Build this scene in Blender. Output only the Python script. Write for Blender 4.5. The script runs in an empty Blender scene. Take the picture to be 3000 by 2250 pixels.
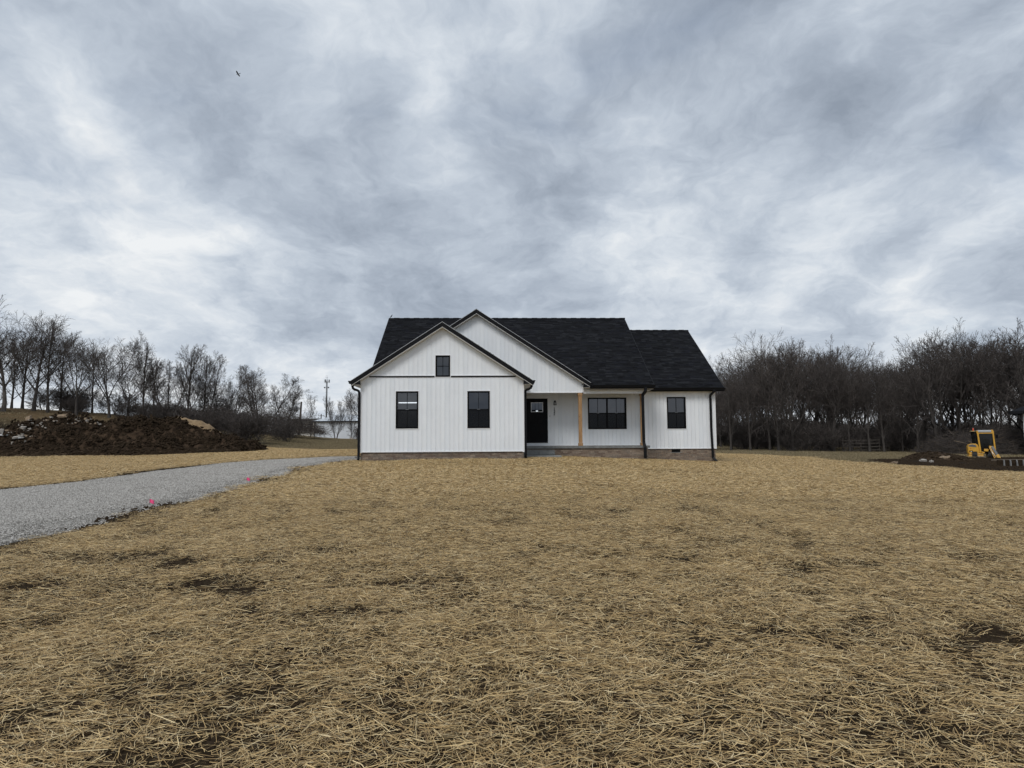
import bpy, math, random
import numpy as np
from mathutils import Vector, Matrix, noise as mnoise

random.seed(11)
RNG = np.random.default_rng(11)
scene = bpy.context.scene
COL = scene.collection

# ------------------------------------------------------------------ camera, sky, sun, exposure
F_PX, PITCH, ROLL, EYE = 1969.1, 0.0820, 0.0059, 1.6
cam_d = bpy.data.cameras.new('camera')
cam_d.sensor_width = 36.0
cam_d.lens = 36.0 * F_PX / 3000.0
cam_d.clip_start, cam_d.clip_end = 0.1, 8000.0
cam = bpy.data.objects.new('camera', cam_d)
cp, sp, cr, sr = math.cos(PITCH), math.sin(PITCH), math.cos(ROLL), math.sin(ROLL)
right0, fwd, up0 = Vector((1, 0, 0)), Vector((0, cp, sp)), Vector((0, -sp, cp))
rgt, upv = right0 * cr - up0 * sr, right0 * sr + up0 * cr
cam.matrix_world = Matrix(((rgt.x, upv.x, -fwd.x, 0), (rgt.y, upv.y, -fwd.y, 0), (rgt.z, upv.z, -fwd.z, EYE), (0, 0, 0, 1)))
COL.objects.link(cam)
scene.camera = cam


def ray(px, py):
    """direction of a point of the photograph (3000 x 2250 px) seen from the eye"""
    a0, b0 = px - 1500.0, py - 1125.0
    a, b = a0 * cr - b0 * sr, a0 * sr + b0 * cr
    h = -b / F_PX
    return np.array([a / F_PX, cp - h * sp, sp + h * cp])


def at(px, py, Y):
    d = ray(px, py)
    d = d * (Y / d[1])
    return Vector((d[0], Y, d[2] + EYE))


SUN_EL, SUN_AZ = math.radians(45), math.radians(205)      # azimuth measured from +Y towards +X
sun_dir = Vector((math.sin(SUN_AZ) * math.cos(SUN_EL), math.cos(SUN_AZ) * math.cos(SUN_EL), math.sin(SUN_EL)))
sun_d = bpy.data.lights.new('sun', 'SUN')
sun_d.energy, sun_d.angle, sun_d.color = 1.5, math.radians(22), (1.0, 0.975, 0.94)
sun = bpy.data.objects.new('sun', sun_d)
sun.rotation_euler = sun_dir.to_track_quat('Z', 'Y').to_euler()
COL.objects.link(sun)

world = bpy.data.worlds.new('World')
scene.world = world
world.use_nodes = True


class NT:
    """small helper to write node trees"""
    def __init__(s, tree):
        s.t = tree
        tree.nodes.clear()

    def n(s, kind, **kw):
        nd = s.t.nodes.new(kind)
        for k, v in kw.items():
            setattr(nd, k, v)
        return nd

    def put(s, sock, v):
        if hasattr(v, 'links') or hasattr(v, 'is_linked'):
            s.t.links.new(v, sock)
        else:
            sock.default_value = v

    def math(s, op, a, b=None, clamp=False):
        nd = s.n('ShaderNodeMath', operation=op, use_clamp=clamp)
        s.put(nd.inputs[0], a)
        if b is not None:
            s.put(nd.inputs[1], b)
        return nd.outputs[0]

    def noise(s, vec, scale, detail=4, rough=.5, dist=0.0):
        nd = s.n('ShaderNodeTexNoise')
        s.put(nd.inputs['Vector'], vec)
        nd.inputs['Scale'].default_value = scale
        nd.inputs['Detail'].default_value = detail
        nd.inputs['Roughness'].default_value = rough
        nd.inputs['Distortion'].default_value = dist
        return nd.outputs[0]

    def ramp(s, fac, stops, interp='LINEAR'):
        nd = s.n('ShaderNodeValToRGB')
        nd.color_ramp.interpolation = interp
        els = nd.color_ramp.elements
        while len(els) < len(stops):
            els.new(0.5)
        for e, (p, c) in zip(els, stops):
            e.position = p
            e.color = (*c, 1) if len(c) == 3 else c
        s.put(nd.inputs[0], fac)
        return nd.outputs[0]

    def mix(s, fac, a, b, mode='MIX'):
        nd = s.n('ShaderNodeMix', data_type='RGBA', blend_type=mode)
        s.put(nd.inputs[0], fac)
        s.put(nd.inputs[6], (*a, 1) if isinstance(a, tuple) else a)
        s.put(nd.inputs[7], (*b, 1) if isinstance(b, tuple) else b)
        return nd.outputs[2]


def build_sky():
    t = NT(world.node_tree)
    co = t.n('ShaderNodeTexCoord').outputs['Generated']
    nrm = t.n('ShaderNodeVectorMath', operation='NORMALIZE')
    t.put(nrm.inputs[0], co)
    d = nrm.outputs[0]
    sep = t.n('ShaderNodeSeparateXYZ')
    t.put(sep.inputs[0], d)
    zc = t.math('ADD', t.math('MAXIMUM', sep.outputs[2], 0.0), 0.30)
    X, Y = t.math('DIVIDE', sep.outputs[0], zc), t.math('DIVIDE', sep.outputs[1], zc)
    cmb = t.n('ShaderNodeCombineXYZ')
    t.put(cmb.inputs[0], X); t.put(cmb.inputs[1], Y); cmb.inputs[2].default_value = 3.7
    p = cmb.outputs[0]
    # the streets of cloud run away to the right; edges are torn by a second noise
    wn = t.n('ShaderNodeTexNoise'); t.put(wn.inputs['Vector'], p)
    wn.inputs['Scale'].default_value = 1.7; wn.inputs['Detail'].default_value = 5; wn.inputs['Roughness'].default_value = .6
    w1 = t.n('ShaderNodeVectorMath', operation='SUBTRACT'); t.put(w1.inputs[0], wn.outputs['Color']); w1.inputs[1].default_value = (.5, .5, .5)
    w2 = t.n('ShaderNodeVectorMath', operation='SCALE'); t.put(w2.inputs[0], w1.outputs[0]); w2.inputs['Scale'].default_value = .42
    w3 = t.n('ShaderNodeVectorMath', operation='ADD'); t.put(w3.inputs[0], p); t.put(w3.inputs[1], w2.outputs[0])
    pw = w3.outputs[0]
    mp = t.n('ShaderNodeMapping')
    t.put(mp.inputs[0], pw)
    mp.inputs['Rotation'].default_value = (0, 0, math.radians(-24))
    mp.inputs['Scale'].default_value = (1.5, 0.55, 1)
    n_big = t.noise(pw, 1.05, 8, .55, 0)
    n_str = t.noise(mp.outputs[0], 1.6, 9, .58, .2)
    n_fine = t.noise(pw, 4.6, 9, .62, .3)
    v = t.math('ADD', t.math('MULTIPLY', n_big, 1.02), t.math('MULTIPLY', n_str, 1.0))
    v = t.math('ADD', v, t.math('MULTIPLY', n_fine, .66))
    v = t.math('SUBTRACT', v, 0.775)
    # large clouds and brighter rifts of the layer in view
    for px, py, sig, amp in SKY_MASSES:
        q = ray(px, py); q = q / np.linalg.norm(q)
        dt = t.n('ShaderNodeVectorMath', operation='DOT_PRODUCT')
        t.put(dt.inputs[0], d); dt.inputs[1].default_value = tuple(q)
        g = t.math('EXPONENT', t.math('DIVIDE', t.math('SUBTRACT', dt.outputs['Value'], 1.0), sig * sig * .5))
        v = t.math('ADD', v, t.math('MULTIPLY', g, amp))
    # the layer thins towards the horizon
    hz = t.math('EXPONENT', t.math('MULTIPLY', t.math('MAXIMUM', sep.outputs[2], 0.0), -7.0))
    v = t.math('ADD', v, t.math('MULTIPLY', hz, .24))
    col = t.ramp(v, [(.24, (.28, .328, .40)), (.42, (.395, .452, .535)), (.56, (.51, .572, .655)), (.70, (.66, .715, .78)), (.88, (.86, .885, .905))])
    sky = t.n('ShaderNodeTexSky', sky_type='NISHITA')
    sky.sun_disc = False
    sky.sun_elevation, sky.sun_rotation = SUN_EL, SUN_AZ
    blue = t.n('ShaderNodeVectorMath', operation='SCALE')
    t.put(blue.inputs[0], sky.outputs[0]); blue.inputs['Scale'].default_value = 0.10
    gap = t.noise(p, 1.25, 6, .55, .3)
    gapf = t.math('MULTIPLY', t.math('SUBTRACT', gap, .60, clamp=True), 5.0, clamp=True)
    colr = t.mix(t.math('MULTIPLY', gapf, .5), col, blue.outputs[0])
    bg = t.n('ShaderNodeBackground')
    t.put(bg.inputs[0], colr); bg.inputs[1].default_value = 1.0
    out = t.n('ShaderNodeOutputWorld')
    t.t.links.new(bg.outputs[0], out.inputs[0])


SKY_MASSES = [  # px, py, angular size, brightness change
    (330, 150, .20, -.10), (150, 640, .16, .07), (640, 720, .10, .09), (1330, 240, .13, .09), (1290, 80, .12, .02),
    (1300, 620, .17, -.10), (900, 470, .12, -.03), (2500, 190, .20, -.14), (2750, 620, .16, -.10), (2150, 430, .12, .07),
    (2350, 700, .12, .04), (800, 930, .07, -.10), (350, 830, .12, .10), (2700, 985, .06, .10), (1700, 830, .12, -.05), (2100, 950, .1, -.04),
]
build_sky()
vs = scene.view_settings
vs.view_transform, vs.look, vs.exposure, vs.gamma = 'Standard', 'None', 0.0, 1.0
vs.use_curve_mapping = False
scene.cycles.use_denoising = True
scene.cycles.max_bounces = 6
scene.cycles.transparent_max_bounces = 12
scene.cycles.sample_clamp_indirect = 4.0
scene.cycles.caustics_reflective = scene.cycles.caustics_refractive = False

# ------------------------------------------------------------------ helpers
def link(o, parent=None):
    COL.objects.link(o)
    if parent is not None:
        o.parent = parent
    return o


def tag(o, label=None, cat=None, group=None, kind=None):
    for k, v in (('label', label), ('category', cat), ('group', group), ('kind', kind)):
        if v:
            o[k] = v
    return o


def thing(name, label, cat, loc=(0, 0, 0), rotz=0.0, group=None):
    o = bpy.data.objects.new(name, None)
    o.empty_display_size = .3
    o.location, o.rotation_euler = loc, (0, 0, rotz)
    link(o)
    return tag(o, label, cat, group)


class MB:
    """collects geometry, builds one mesh object"""
    def __init__(s):
        s.v, s.f, s.m = [], [], []

    def add(s, verts, faces, mi=0):
        k = len(s.v)
        s.v.extend([tuple(q) for q in verts])
        s.f.extend([tuple(i + k for i in f) for f in faces])
        s.m.extend([mi] * len(faces))

    def hexa(s, p, mi=0):
        """8 points: bottom ring 0-3 (counter-clockwise from above), top ring 4-7"""
        s.add(p, [(3, 2, 1, 0), (4, 5, 6, 7), (0, 1, 5, 4), (1, 2, 6, 5), (2, 3, 7, 6), (3, 0, 4, 7)], mi)

    def box(s, x0, x1, y0, y1, z0, z1, mi=0):
        s.hexa([(x0, y0, z0), (x1, y0, z0), (x1, y1, z0), (x0, y1, z0), (x0, y0, z1), (x1, y0, z1), (x1, y1, z1), (x0, y1, z1)], mi)

    def bar(s, a, b, w, h, mi=0, up=(0, 0, 1)):
        """rectangular bar from a to b"""
        a, b = Vector(a), Vector(b)
        d = (b - a).normalized()
        x = d.cross(Vector(up))
        if x.length < 1e-4:
            x = d.cross(Vector((1, 0, 0)))
        x.normalize()
        y = x.cross(d).normalized()
        x, y = x * w / 2, y * h / 2
        s.hexa([a - x - y, a + x - y, b + x - y, b - x - y, a - x + y, a + x + y, b + x + y, b - x + y], mi)

    def tube(s, pts, rad, n=6, mi=0, cap=True):
        pts = [Vector(q) for q in pts]
        if not hasattr(rad, '__len__'):
            rad = [rad] * len(pts)
        k = len(s.v)
        ref = None
        for i, q in enumerate(pts):
            d = (pts[min(i + 1, len(pts) - 1)] - pts[max(i - 1, 0)])
            d = d.normalized() if d.length > 1e-7 else Vector((0, 0, 1))
            if ref is None:
                ref = Vector((1, 0, 0)) if abs(d.x) < .8 else Vector((0, 1, 0))
            x = (ref - d * ref.dot(d)).normalized()
            ref = x
            y = d.cross(x)
            for j in range(n):
                a = 2 * math.pi * j / n
                s.v.append(tuple(q + (x * math.cos(a) + y * math.sin(a)) * rad[i]))
        for i in range(len(pts) - 1):
            for j in range(n):
                a, b = k + i * n + j, k + i * n + (j + 1) % n
                s.f.append((a, b, b + n, a + n)); s.m.append(mi)
        if cap:
            s.f.append(tuple(k + j for j in range(n))[::-1]); s.m.append(mi)
            s.f.append(tuple(k + (len(pts) - 1) * n + j for j in range(n))); s.m.append(mi)

    def prism(s, poly, y0, y1, mi=0):
        """polygon in (x,z), extruded along y"""
        n = len(poly)
        v = [(x, y0, z) for x, z in poly] + [(x, y1, z) for x, z in poly]
        s.add(v, [tuple(range(n)), tuple(range(2 * n - 1, n - 1, -1))] + [(i, i + n, (i + 1) % n + n, (i + 1) % n) for i in range(n)], mi)

    def mesh(s, name, mats):
        me = bpy.data.meshes.new(name)
        me.from_pydata(s.v, [], s.f)
        for m in (mats if isinstance(mats, (list, tuple)) else [mats]):
            me.materials.append(m)
        if any(s.m):
            me.polygons.foreach_set('material_index', s.m)
        me.update()
        return me

    def build(s, name, mats, parent=None, smooth=False, bevel=0):
        me = s.mesh(name, mats)
        if smooth:
            me.polygons.foreach_set('use_smooth', [True] * len(me.polygons))
        o = link(bpy.data.objects.new(name, me), parent)
        if bevel:
            b = o.modifiers.new('bevel', 'BEVEL'); b.width = bevel; b.segments = 2; b.limit_method = 'ANGLE'
        return o


MATS = {}


def material(name, col, rough=.7, var=0.0, scale=3.0, col2=None, bump=0.0, bscale=40.0, metal=0.0, spec=.5, stretch=None, detail=6):
    m = bpy.data.materials.new(name)
    m.use_nodes = True
    t = NT(m.node_tree)
    out = t.n('ShaderNodeOutputMaterial')
    b = t.n('ShaderNodeBsdfPrincipled')
    t.t.links.new(b.outputs[0], out.inputs[0])
    co = t.n('ShaderNodeTexCoord').outputs['Object']
    if stretch:
        mp = t.n('ShaderNodeMapping'); t.put(mp.inputs[0], co); mp.inputs['Scale'].default_value = stretch
        co = mp.outputs[0]
    if col2 is not None or var:
        c2 = col2 or tuple(min(1, c * (1 + var)) for c in col)
        c1 = col if col2 else tuple(c * (1 - var) for c in col)
        f = t.noise(co, scale, detail, .6)
        t.put(b.inputs['Base Color'], t.ramp(f, [(.32, c1), (.68, c2)]))
    else:
        b.inputs['Base Color'].default_value = (*col, 1)
    b.inputs['Roughness'].default_value = rough
    b.inputs['Metallic'].default_value = metal
    b.inputs['Specular IOR Level'].default_value = spec
    if bump:
        bp = t.n('ShaderNodeBump'); bp.inputs['Strength'].default_value = bump; bp.inputs['Distance'].default_value = .02
        t.put(bp.inputs['Height'], t.noise(co, bscale, 6, .65))
        t.t.links.new(bp.outputs[0], b.inputs['Normal'])
    MATS[name] = m
    return m


M = MATS
material('siding', (.80, .825, .85), .42, var=.035, scale=.8, bump=.04, bscale=90, spec=.35)
material('siding_b', (.78, .81, .838), .45, var=.04, scale=.6, bump=.04, bscale=90, spec=.35)
material('siding_c', (.815, .84, .86), .4, var=.03, scale=1.1, bump=.04, bscale=90, spec=.35)
material('white_trim', (.80, .81, .82), .45, var=.02)
material('soffit', (.66, .65, .62), .6, var=.03)
material('black_metal', (.007, .0072, .0085), .45, var=.15, spec=.16)
material('black_frame', (.004, .004, .005), .45, spec=.12)
material('drip_edge', (.52, .53, .54), .35, metal=.3)
material('mortar', (.23, .205, .18), .95, var=.2, scale=18, bump=.3, bscale=120)
for i, c in enumerate([(.20, .148, .108), (.24, .182, .135), (.165, .118, .088), (.27, .212, .162), (.205, .165, .128)]):
    material('brick_%d' % i, c, .9, var=.28, scale=16, bump=.35, bscale=90)
for i, c in enumerate([(.013, .0135, .0155), (.016, .0168, .0195), (.010, .0103, .012), (.023, .024, .0275), (.014, .0148, .019)]):
    material('shingle_%d' % i, c, .92, var=.35, scale=60, bump=.5, bscale=300, spec=.06)
material('concrete', (.27, .275, .265), .85, var=.22, scale=5, bump=.15, bscale=60)
material('step_concrete', (.17, .175, .17), .85, var=.25, scale=6, bump=.15, bscale=60)
material('cedar', (.27, .145, .06), .65, col2=(.42, .25, .115), scale=6, stretch=(9, 9, .8), bump=.12, bscale=30)
material('knot', (.10, .045, .018), .7)
material('door_paint', (.004, .004, .005), .45, spec=.10)
material('interior', (.34, .33, .31), .8, var=.1)
material('interior_floor', (.16, .13, .10), .6, var=.2)
material('grey_metal', (.28, .29, .30), .4, metal=.6)
material('grey_bark', (.10, .088, .078), .95, var=.4, scale=7, stretch=(3, 3, .6), bump=.4, bscale=30)
material('bark', (.058, .050, .044), .95, var=.45, scale=7, stretch=(3, 3, .6), bump=.4, bscale=30)
material('twig', (.068, .057, .051), .95, var=.35, scale=2)
material('pale_twig', (.10, .077, .057), .95, var=.4, scale=2)
material('dry_wood', (.15, .115, .082), .9, var=.4, scale=4)
material('dirt_dark', (.015, .0105, .0075), .98, col2=(.075, .050, .032), scale=2.6, bump=1.0, bscale=9, detail=10, spec=.05)
material('dirt_tan', (.16, .105, .055), .97, col2=(.30, .21, .115), scale=3.5, bump=.8, bscale=10, detail=9)
material('clod', (.034, .024, .0155), .98, spec=.05, var=.4, scale=8, bump=.6, bscale=30)
material('rubble', (.33, .30, .265), .9, var=.3, scale=4, bump=.4, bscale=20)
material('rubble_tan', (.27, .20, .135), .9, var=.35, scale=3, bump=.4, bscale=18)
material('white_block', (.52, .52, .51), .7, var=.12, scale=5)
material('pink_flag', (.95, .10, .27), .6)
material('digger_yellow', (.62, .33, .035), .42, var=.12, scale=5, bump=.05, bscale=30)
material('digger_pale', (.66, .50, .22), .45, var=.1)
material('digger_grey', (.10, .105, .11), .5, var=.2)
material('roof_panel', (.40, .42, .43), .35)
material('rubber', (.015, .015, .015), .8, var=.3)
material('steel_rod', (.55, .56, .58), .25, metal=.9)
material('beacon_red', (.55, .07, .03), .3)
material('shed_wall', (.60, .63, .67), .5, var=.06, scale=.4)
material('shed_roof', (.55, .58, .61), .4, var=.08, scale=.4)
material('cream_wall', (.60, .57, .52), .7, var=.06)
material('old_wood', (.055, .046, .038), .9, var=.35, scale=3, stretch=(2, 2, .5))
material('feather', (.010, .010, .012), .6)
material('grey_post', (.21, .205, .20), .85, var=.25, scale=8)


def glass_material():
    m = bpy.data.materials.new('window_glass')
    m.use_nodes = True
    t = NT(m.node_tree)
    out = t.n('ShaderNodeOutputMaterial')
    tr = t.n('ShaderNodeBsdfTransparent'); tr.inputs[0].default_value = (.40, .43, .46, 1)
    gl = t.n('ShaderNodeBsdfGlossy'); gl.inputs['Roughness'].default_value = .03; gl.inputs[0].default_value = (.85, .9, 1, 1)
    fr = t.n('ShaderNodeFresnel'); fr.inputs[0].default_value = 1.5
    mx = t.n('ShaderNodeMixShader')
    t.put(mx.inputs[0], t.math('MULTIPLY', fr.outputs[0], 2.0, clamp=True))
    t.t.links.new(tr.outputs[0], mx.inputs[1]); t.t.links.new(gl.outputs[0], mx.inputs[2])
    t.t.links.new(mx.outputs[0], out.inputs[0])
    MATS['glass'] = m


glass_material()


def cab_glass_material():
    m = bpy.data.materials.new('cab_glass')
    m.use_nodes = True
    t = NT(m.node_tree)
    out = t.n('ShaderNodeOutputMaterial')
    tr = t.n('ShaderNodeBsdfTransparent'); tr.inputs[0].default_value = (.22, .25, .25, 1)
    gl = t.n('ShaderNodeBsdfGlossy'); gl.inputs['Roughness'].default_value = .08
    mx = t.n('ShaderNodeMixShader'); mx.inputs[0].default_value = .05
    t.t.links.new(tr.outputs[0], mx.inputs[1]); t.t.links.new(gl.outputs[0], mx.inputs[2])
    t.t.links.new(mx.outputs[0], out.inputs[0])
    MATS['cab_glass'] = m


cab_glass_material()


def screen_material():
    """insect screen over the lower sash: a dark mesh that lets part of the light through"""
    m = bpy.data.materials.new('insect_screen')
    m.use_nodes = True
    t = NT(m.node_tree)
    out = t.n('ShaderNodeOutputMaterial')
    tr = t.n('ShaderNodeBsdfTransparent')
    df = t.n('ShaderNodeBsdfDiffuse'); df.inputs[0].default_value = (.012, .012, .013, 1)
    mx = t.n('ShaderNodeMixShader'); mx.inputs[0].default_value = .62
    t.t.links.new(tr.outputs[0], mx.inputs[1]); t.t.links.new(df.outputs[0], mx.inputs[2])
    t.t.links.new(mx.outputs[0], out.inputs[0])
    MATS['screen'] = m


screen_material()
glowm = bpy.data.materials.new('tube_pane_emission'); glowm.use_nodes = True
_t = NT(glowm.node_tree); _o = _t.n('ShaderNodeOutputMaterial'); _e = _t.n('ShaderNodeEmission')
_e.inputs[1].default_value = 2.2
_t.t.links.new(_e.outputs[0], _o.inputs[0]); M['tube_pane_emission'] = glowm

# ------------------------------------------------------------------ terrain
def vhash(ix, iy, seed):
    h = (ix.astype(np.int64) * 374761393 + iy.astype(np.int64) * 668265263 + seed * 974711) & 0x7fffffff
    h = ((h ^ (h >> 13)) * 1274126177) & 0x7fffffff
    return ((h ^ (h >> 16)) & 0xffff) / 65535.0


def vnoise(x, y, seed=0):
    ix, iy = np.floor(x), np.floor(y)
    fx, fy = x - ix, y - iy
    fx, fy = fx * fx * (3 - 2 * fx), fy * fy * (3 - 2 * fy)
    a, b = vhash(ix, iy, seed), vhash(ix + 1, iy, seed)
    c, d = vhash(ix, iy + 1, seed), vhash(ix + 1, iy + 1, seed)
    return (a + (b - a) * fx) * (1 - fy) + (c + (d - c) * fx) * fy


def fbm(x, y, seed=0, octv=4):
    s, a = 0, .5
    for i in range(octv):
        s = s + a * (vnoise(x, y, seed + i) - .5)
        x, y, a = x * 2.03 + 7.1, y * 2.03 + 3.3, a * .5
    return s


CTRL = np.array([
    (-25, -10, 0), (0, -10, 0), (25, -10, 0), (-12, 0, 0), (0, 0, 0), (12, 0, 0), (-12, 6, .02), (0, 6, .06), (12, 6, .04), (0, 12, .24), (-8, 13, .2), (10, 13, .14),
    (0, 19, .56), (-6, 19, .52), (-16, 20, .18), (-30, 20, 0), (18, 16, .06), (19, 25, .16), (9, 22, .42), (-6.1, 27, .73), (.5, 27.3, .78), (2.3, 30, .88), (6, 30, .62), (9.6, 31.8, .36),
    (-12, 29, .74), (-20, 32, .58), (-32, 40, .55), (-18, 42, .8), (-10, 45, .98), (0, 40, .75), (14, 31, .32), (19, 35, .25), (28, 35, .10), (24, 46, .16), (38, 52, -.05),
    (50, 50, -.1), (15, 60, .36), (28, 62, .22), (45, 68, -.05), (62, 70, -.1), (-20, 58, 1.0), (-10, 70, .85), (-25, 100, 1.5), (-12, 100, 1.2), (-24, 66, 1.7), (-34, 64, 3.6), (-42, 62, 4.3), (-52, 60, 4.7), (-70, 60, 5.0),
    (-38, 134, 2.0), (-20, 134, 1.8), (-60, 110, 3.6), (10, 85, .5), (30, 95, .5), (60, 100, .3), (0, 130, 1.2), (90, 60, -.2), (40, 20, -.1), (-60, 30, .8), (-60, 0, .2), (60, 0, 0)], float)


def tps_fit(P):
    n = len(P)
    d2 = ((P[:, None, :2] - P[None, :, :2]) ** 2).sum(-1)
    K = .5 * d2 * np.log(d2 + 1e-9) / 400 + np.eye(n) * .12
    A = np.block([[K, np.c_[np.ones(n), P[:, :2] / 20]], [np.r_[np.ones((1, n)), P[:, :2].T / 20], np.zeros((3, 3))]])
    return np.linalg.solve(A, np.r_[P[:, 2], np.zeros(3)])


TPS = tps_fit(CTRL)


def base_h(x, y):
    """smooth lie of the land"""
    x, y = np.asarray(x, float), np.asarray(y, float)
    xc, yc = np.clip(x, -75, 75), np.clip(y, -20, 140)
    z = TPS[-3] + TPS[-2] * xc / 20 + TPS[-1] * yc / 20
    for (cx, cy, _), w in zip(CTRL, TPS[:-3]):
        d2 = (xc - cx) ** 2 + (yc - cy) ** 2
        z = z + w * .5 * d2 * np.log(d2 + 1e-9) / 400
    far = np.clip((np.hypot(x - xc, y - yc)) / 250, 0, 1)
    return z * (1 - far) + .6 * far


def in_poly(x, y, poly):
    x, y = np.asarray(x, float), np.asarray(y, float)
    r = np.zeros(np.broadcast(x, y).shape, bool)
    n = len(poly)
    for i in range(n):
        x0, y0 = poly[i][:2]; x1, y1 = poly[(i + 1) % n][:2]
        if y0 == y1:
            continue
        c = ((y0 > y) != (y1 > y)) & (x < (x1 - x0) * (y - y0) / (y1 - y0) + x0)
        r ^= c
    return r


def poly_dist(x, y, poly):
    x, y = np.asarray(x, float), np.asarray(y, float)
    d = np.full(np.broadcast(x, y).shape, 1e9)
    n = len(poly)
    for i in range(n):
        ax, ay = poly[i][:2]; bx, by = poly[(i + 1) % n][:2]
        L = (bx - ax) ** 2 + (by - ay) ** 2 + 1e-9
        t = np.clip(((x - ax) * (bx - ax) + (y - ay) * (by - ay)) / L, 0, 1)
        d = np.minimum(d, np.hypot(x - ax - t * (bx - ax), y - ay - t * (by - ay)))
    return d


def march(px, py, hf=None, y0=2.5, y1=400):
    hf = hf or base_h
    d = ray(px, py); d = d / d[1]
    ys = np.concatenate([np.arange(y0, 30, .05), np.arange(30, 120, .1), np.arange(120, y1, .5)])
    z = EYE + d[2] * ys
    hit = np.nonzero(z <= hf(d[0] * ys, ys))[0]
    Y = ys[hit[0]] if len(hit) else y1
    return float(d[0] * Y), float(Y)


FAR_EDGE = [march(a, b) for a, b in [(-60, 1440), (0, 1435), (226, 1413), (452, 1381), (655, 1357), (791, 1347), (880, 1344)]]
NEAR_EDGE = [march(a, b) for a, b in [(985, 1353), (904, 1366), (820, 1391), (723, 1418), (620, 1448), (520, 1475), (420, 1496), (330, 1518), (158, 1555), (0, 1590), (-80, 1607)]]
DRIVE = [(-24, 13.5)] + FAR_EDGE + [(-8.6, 31.0), (-7.0, 31.4), (-6.65, 28.8)] + NEAR_EDGE + [(-10.5, 7.6), (-13, 5.4), (-20, 3)]


def drive_sd(x, y):
    """signed distance to the gravel drive, positive inside, with a ragged edge"""
    d = poly_dist(x, y, DRIVE)
    s = np.where(in_poly(x, y, DRIVE), d, -d)
    return s + .55 * fbm(x * .9, y * .9, 51, 3) + .25 * fbm(x * 4, y * 4, 57, 2)


def ground_h(x, y):
    x, y = np.asarray(x, float), np.asarray(y, float)
    z = base_h(x, y)
    near = np.clip(1.2 - np.hypot(x, y) / 120, .3, 1)
    z = z + near * (.10 * fbm(x * .35, y * .35, 3, 3) + .05 * fbm(x * 1.3, y * 1.3, 9, 3))
    sd = drive_sd(x, y)
    return z - .10 * np.clip(sd * 2 + .2, 0, 1)


STRAW = [march(a, b) for a, b in [(-250, 1352), (0, 1340), (250, 1326), (500, 1312), (700, 1305), (850, 1299)]]
STRAW = [(x, min(y, 56)) for x, y in STRAW] + [(-13, 54), (-6, 50), (10, 52), (14.5, 57), (19, 53), (20.5, 46), (19.0, 40.5), (18.6, 35.5), (19.3, 30), (20.2, 26), (24, 15), (26, -4), (-26, -4), (-34, 15)]
SOIL_R = [(18.6, 35.5), (19.3, 30), (20.2, 26), (24, 15), (70, 8), (80, 40), (60, 56), (40, 54), (27, 47), (21, 41.5)]
HOUSE_O, HOUSE_YAW = Vector((-6.1323, 27.1495, .80)), .0319
hc, hs = math.cos(HOUSE_YAW), math.sin(HOUSE_YAW)


def to_house(x, y):
    return hc * (x - HOUSE_O.x) + hs * (y - HOUSE_O.y), -hs * (x - HOUSE_O.x) + hc * (y - HOUSE_O.y)


# mounds of earth: crest given along its length, gaussian across
def crest_profile(pts, Y):
    c = [at(px, py, Y) for px, py in pts]
    return np.array([q.x for q in c]), np.array([q.z for q in c])


MX, MZ = crest_profile([(-260, 1300), (-150, 1285), (0, 1272), (55, 1258), (90, 1243), (150, 1232), (205, 1228), (255, 1236), (310, 1246), (345, 1230), (385, 1221), (430, 1224), (490, 1236), (545, 1252), (600, 1268), (660, 1284), (720, 1296), (745, 1312)], 47)
RX, RZ = crest_profile([(2535, 1366), (2570, 1354), (2610, 1348), (2650, 1343), (2700, 1330), (2740, 1324), (2790, 1333), (2840, 1346), (2900, 1351), (2960, 1356), (3050, 1358), (3150, 1362)], 45)
TX, TZ = crest_profile([(470, 1262), (497, 1232), (520, 1222), (550, 1226), (590, 1240), (620, 1254), (640, 1268)], 54)


def mound(x, y, CX, CZ, Y, wf, wb, seed, amp):
    x, y = np.asarray(x, float), np.asarray(y, float)
    b = base_h(x, np.full_like(x, Y))
    top = np.interp(x, CX, CZ, left=-9, right=-9) - b
    yy = y - Y - 1.2 * fbm(x * .4, y * .1, seed + 3, 2)
    prof = np.where(yy < 0, np.exp(-(yy / wf) ** 2 * 1.4), np.exp(-(yy / wb) ** 2 * 1.4))
    h = np.clip(top, 0, 9) * prof
    rough = amp * (fbm(x * 1.1, y * 1.1, seed, 3) + .75 * fbm(x * 3.6, y * 3.6, seed + 20, 4))
    return h + rough * np.clip(h * 1.6, 0, 1) - .22 * (1 - np.clip(h * 5, 0, 1))


def mound_left(x, y): return mound(x, y, MX, MZ, 47, 4.0, 3.2, 61, 1.15)
def mound_right(x, y): return mound(x, y, RX, RZ, 45, 2.6, 2.2, 71, .45)
def mound_tan(x, y): return mound(x, y, TX, TZ, 54, 2.2, 2.2, 81, .8)


def surface(x, y):
    g = base_h(x, y)
    return np.maximum(g, g + np.maximum(np.maximum(mound_left(x, y), mound_right(x, y)), mound_tan(x, y)))


def axis(lo, hi, fine0, fine1, step, far):
    a = list(np.arange(fine0, fine1 + step / 2, step))
    s, v = step, fine1
    while v < hi:
        s *= 1.16; v += s; a.append(v)
    s, v = step, fine0
    pre = []
    while v > lo:
        s *= 1.16; v -= s; pre.append(v)
    return np.array(pre[::-1] + a)


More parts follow.
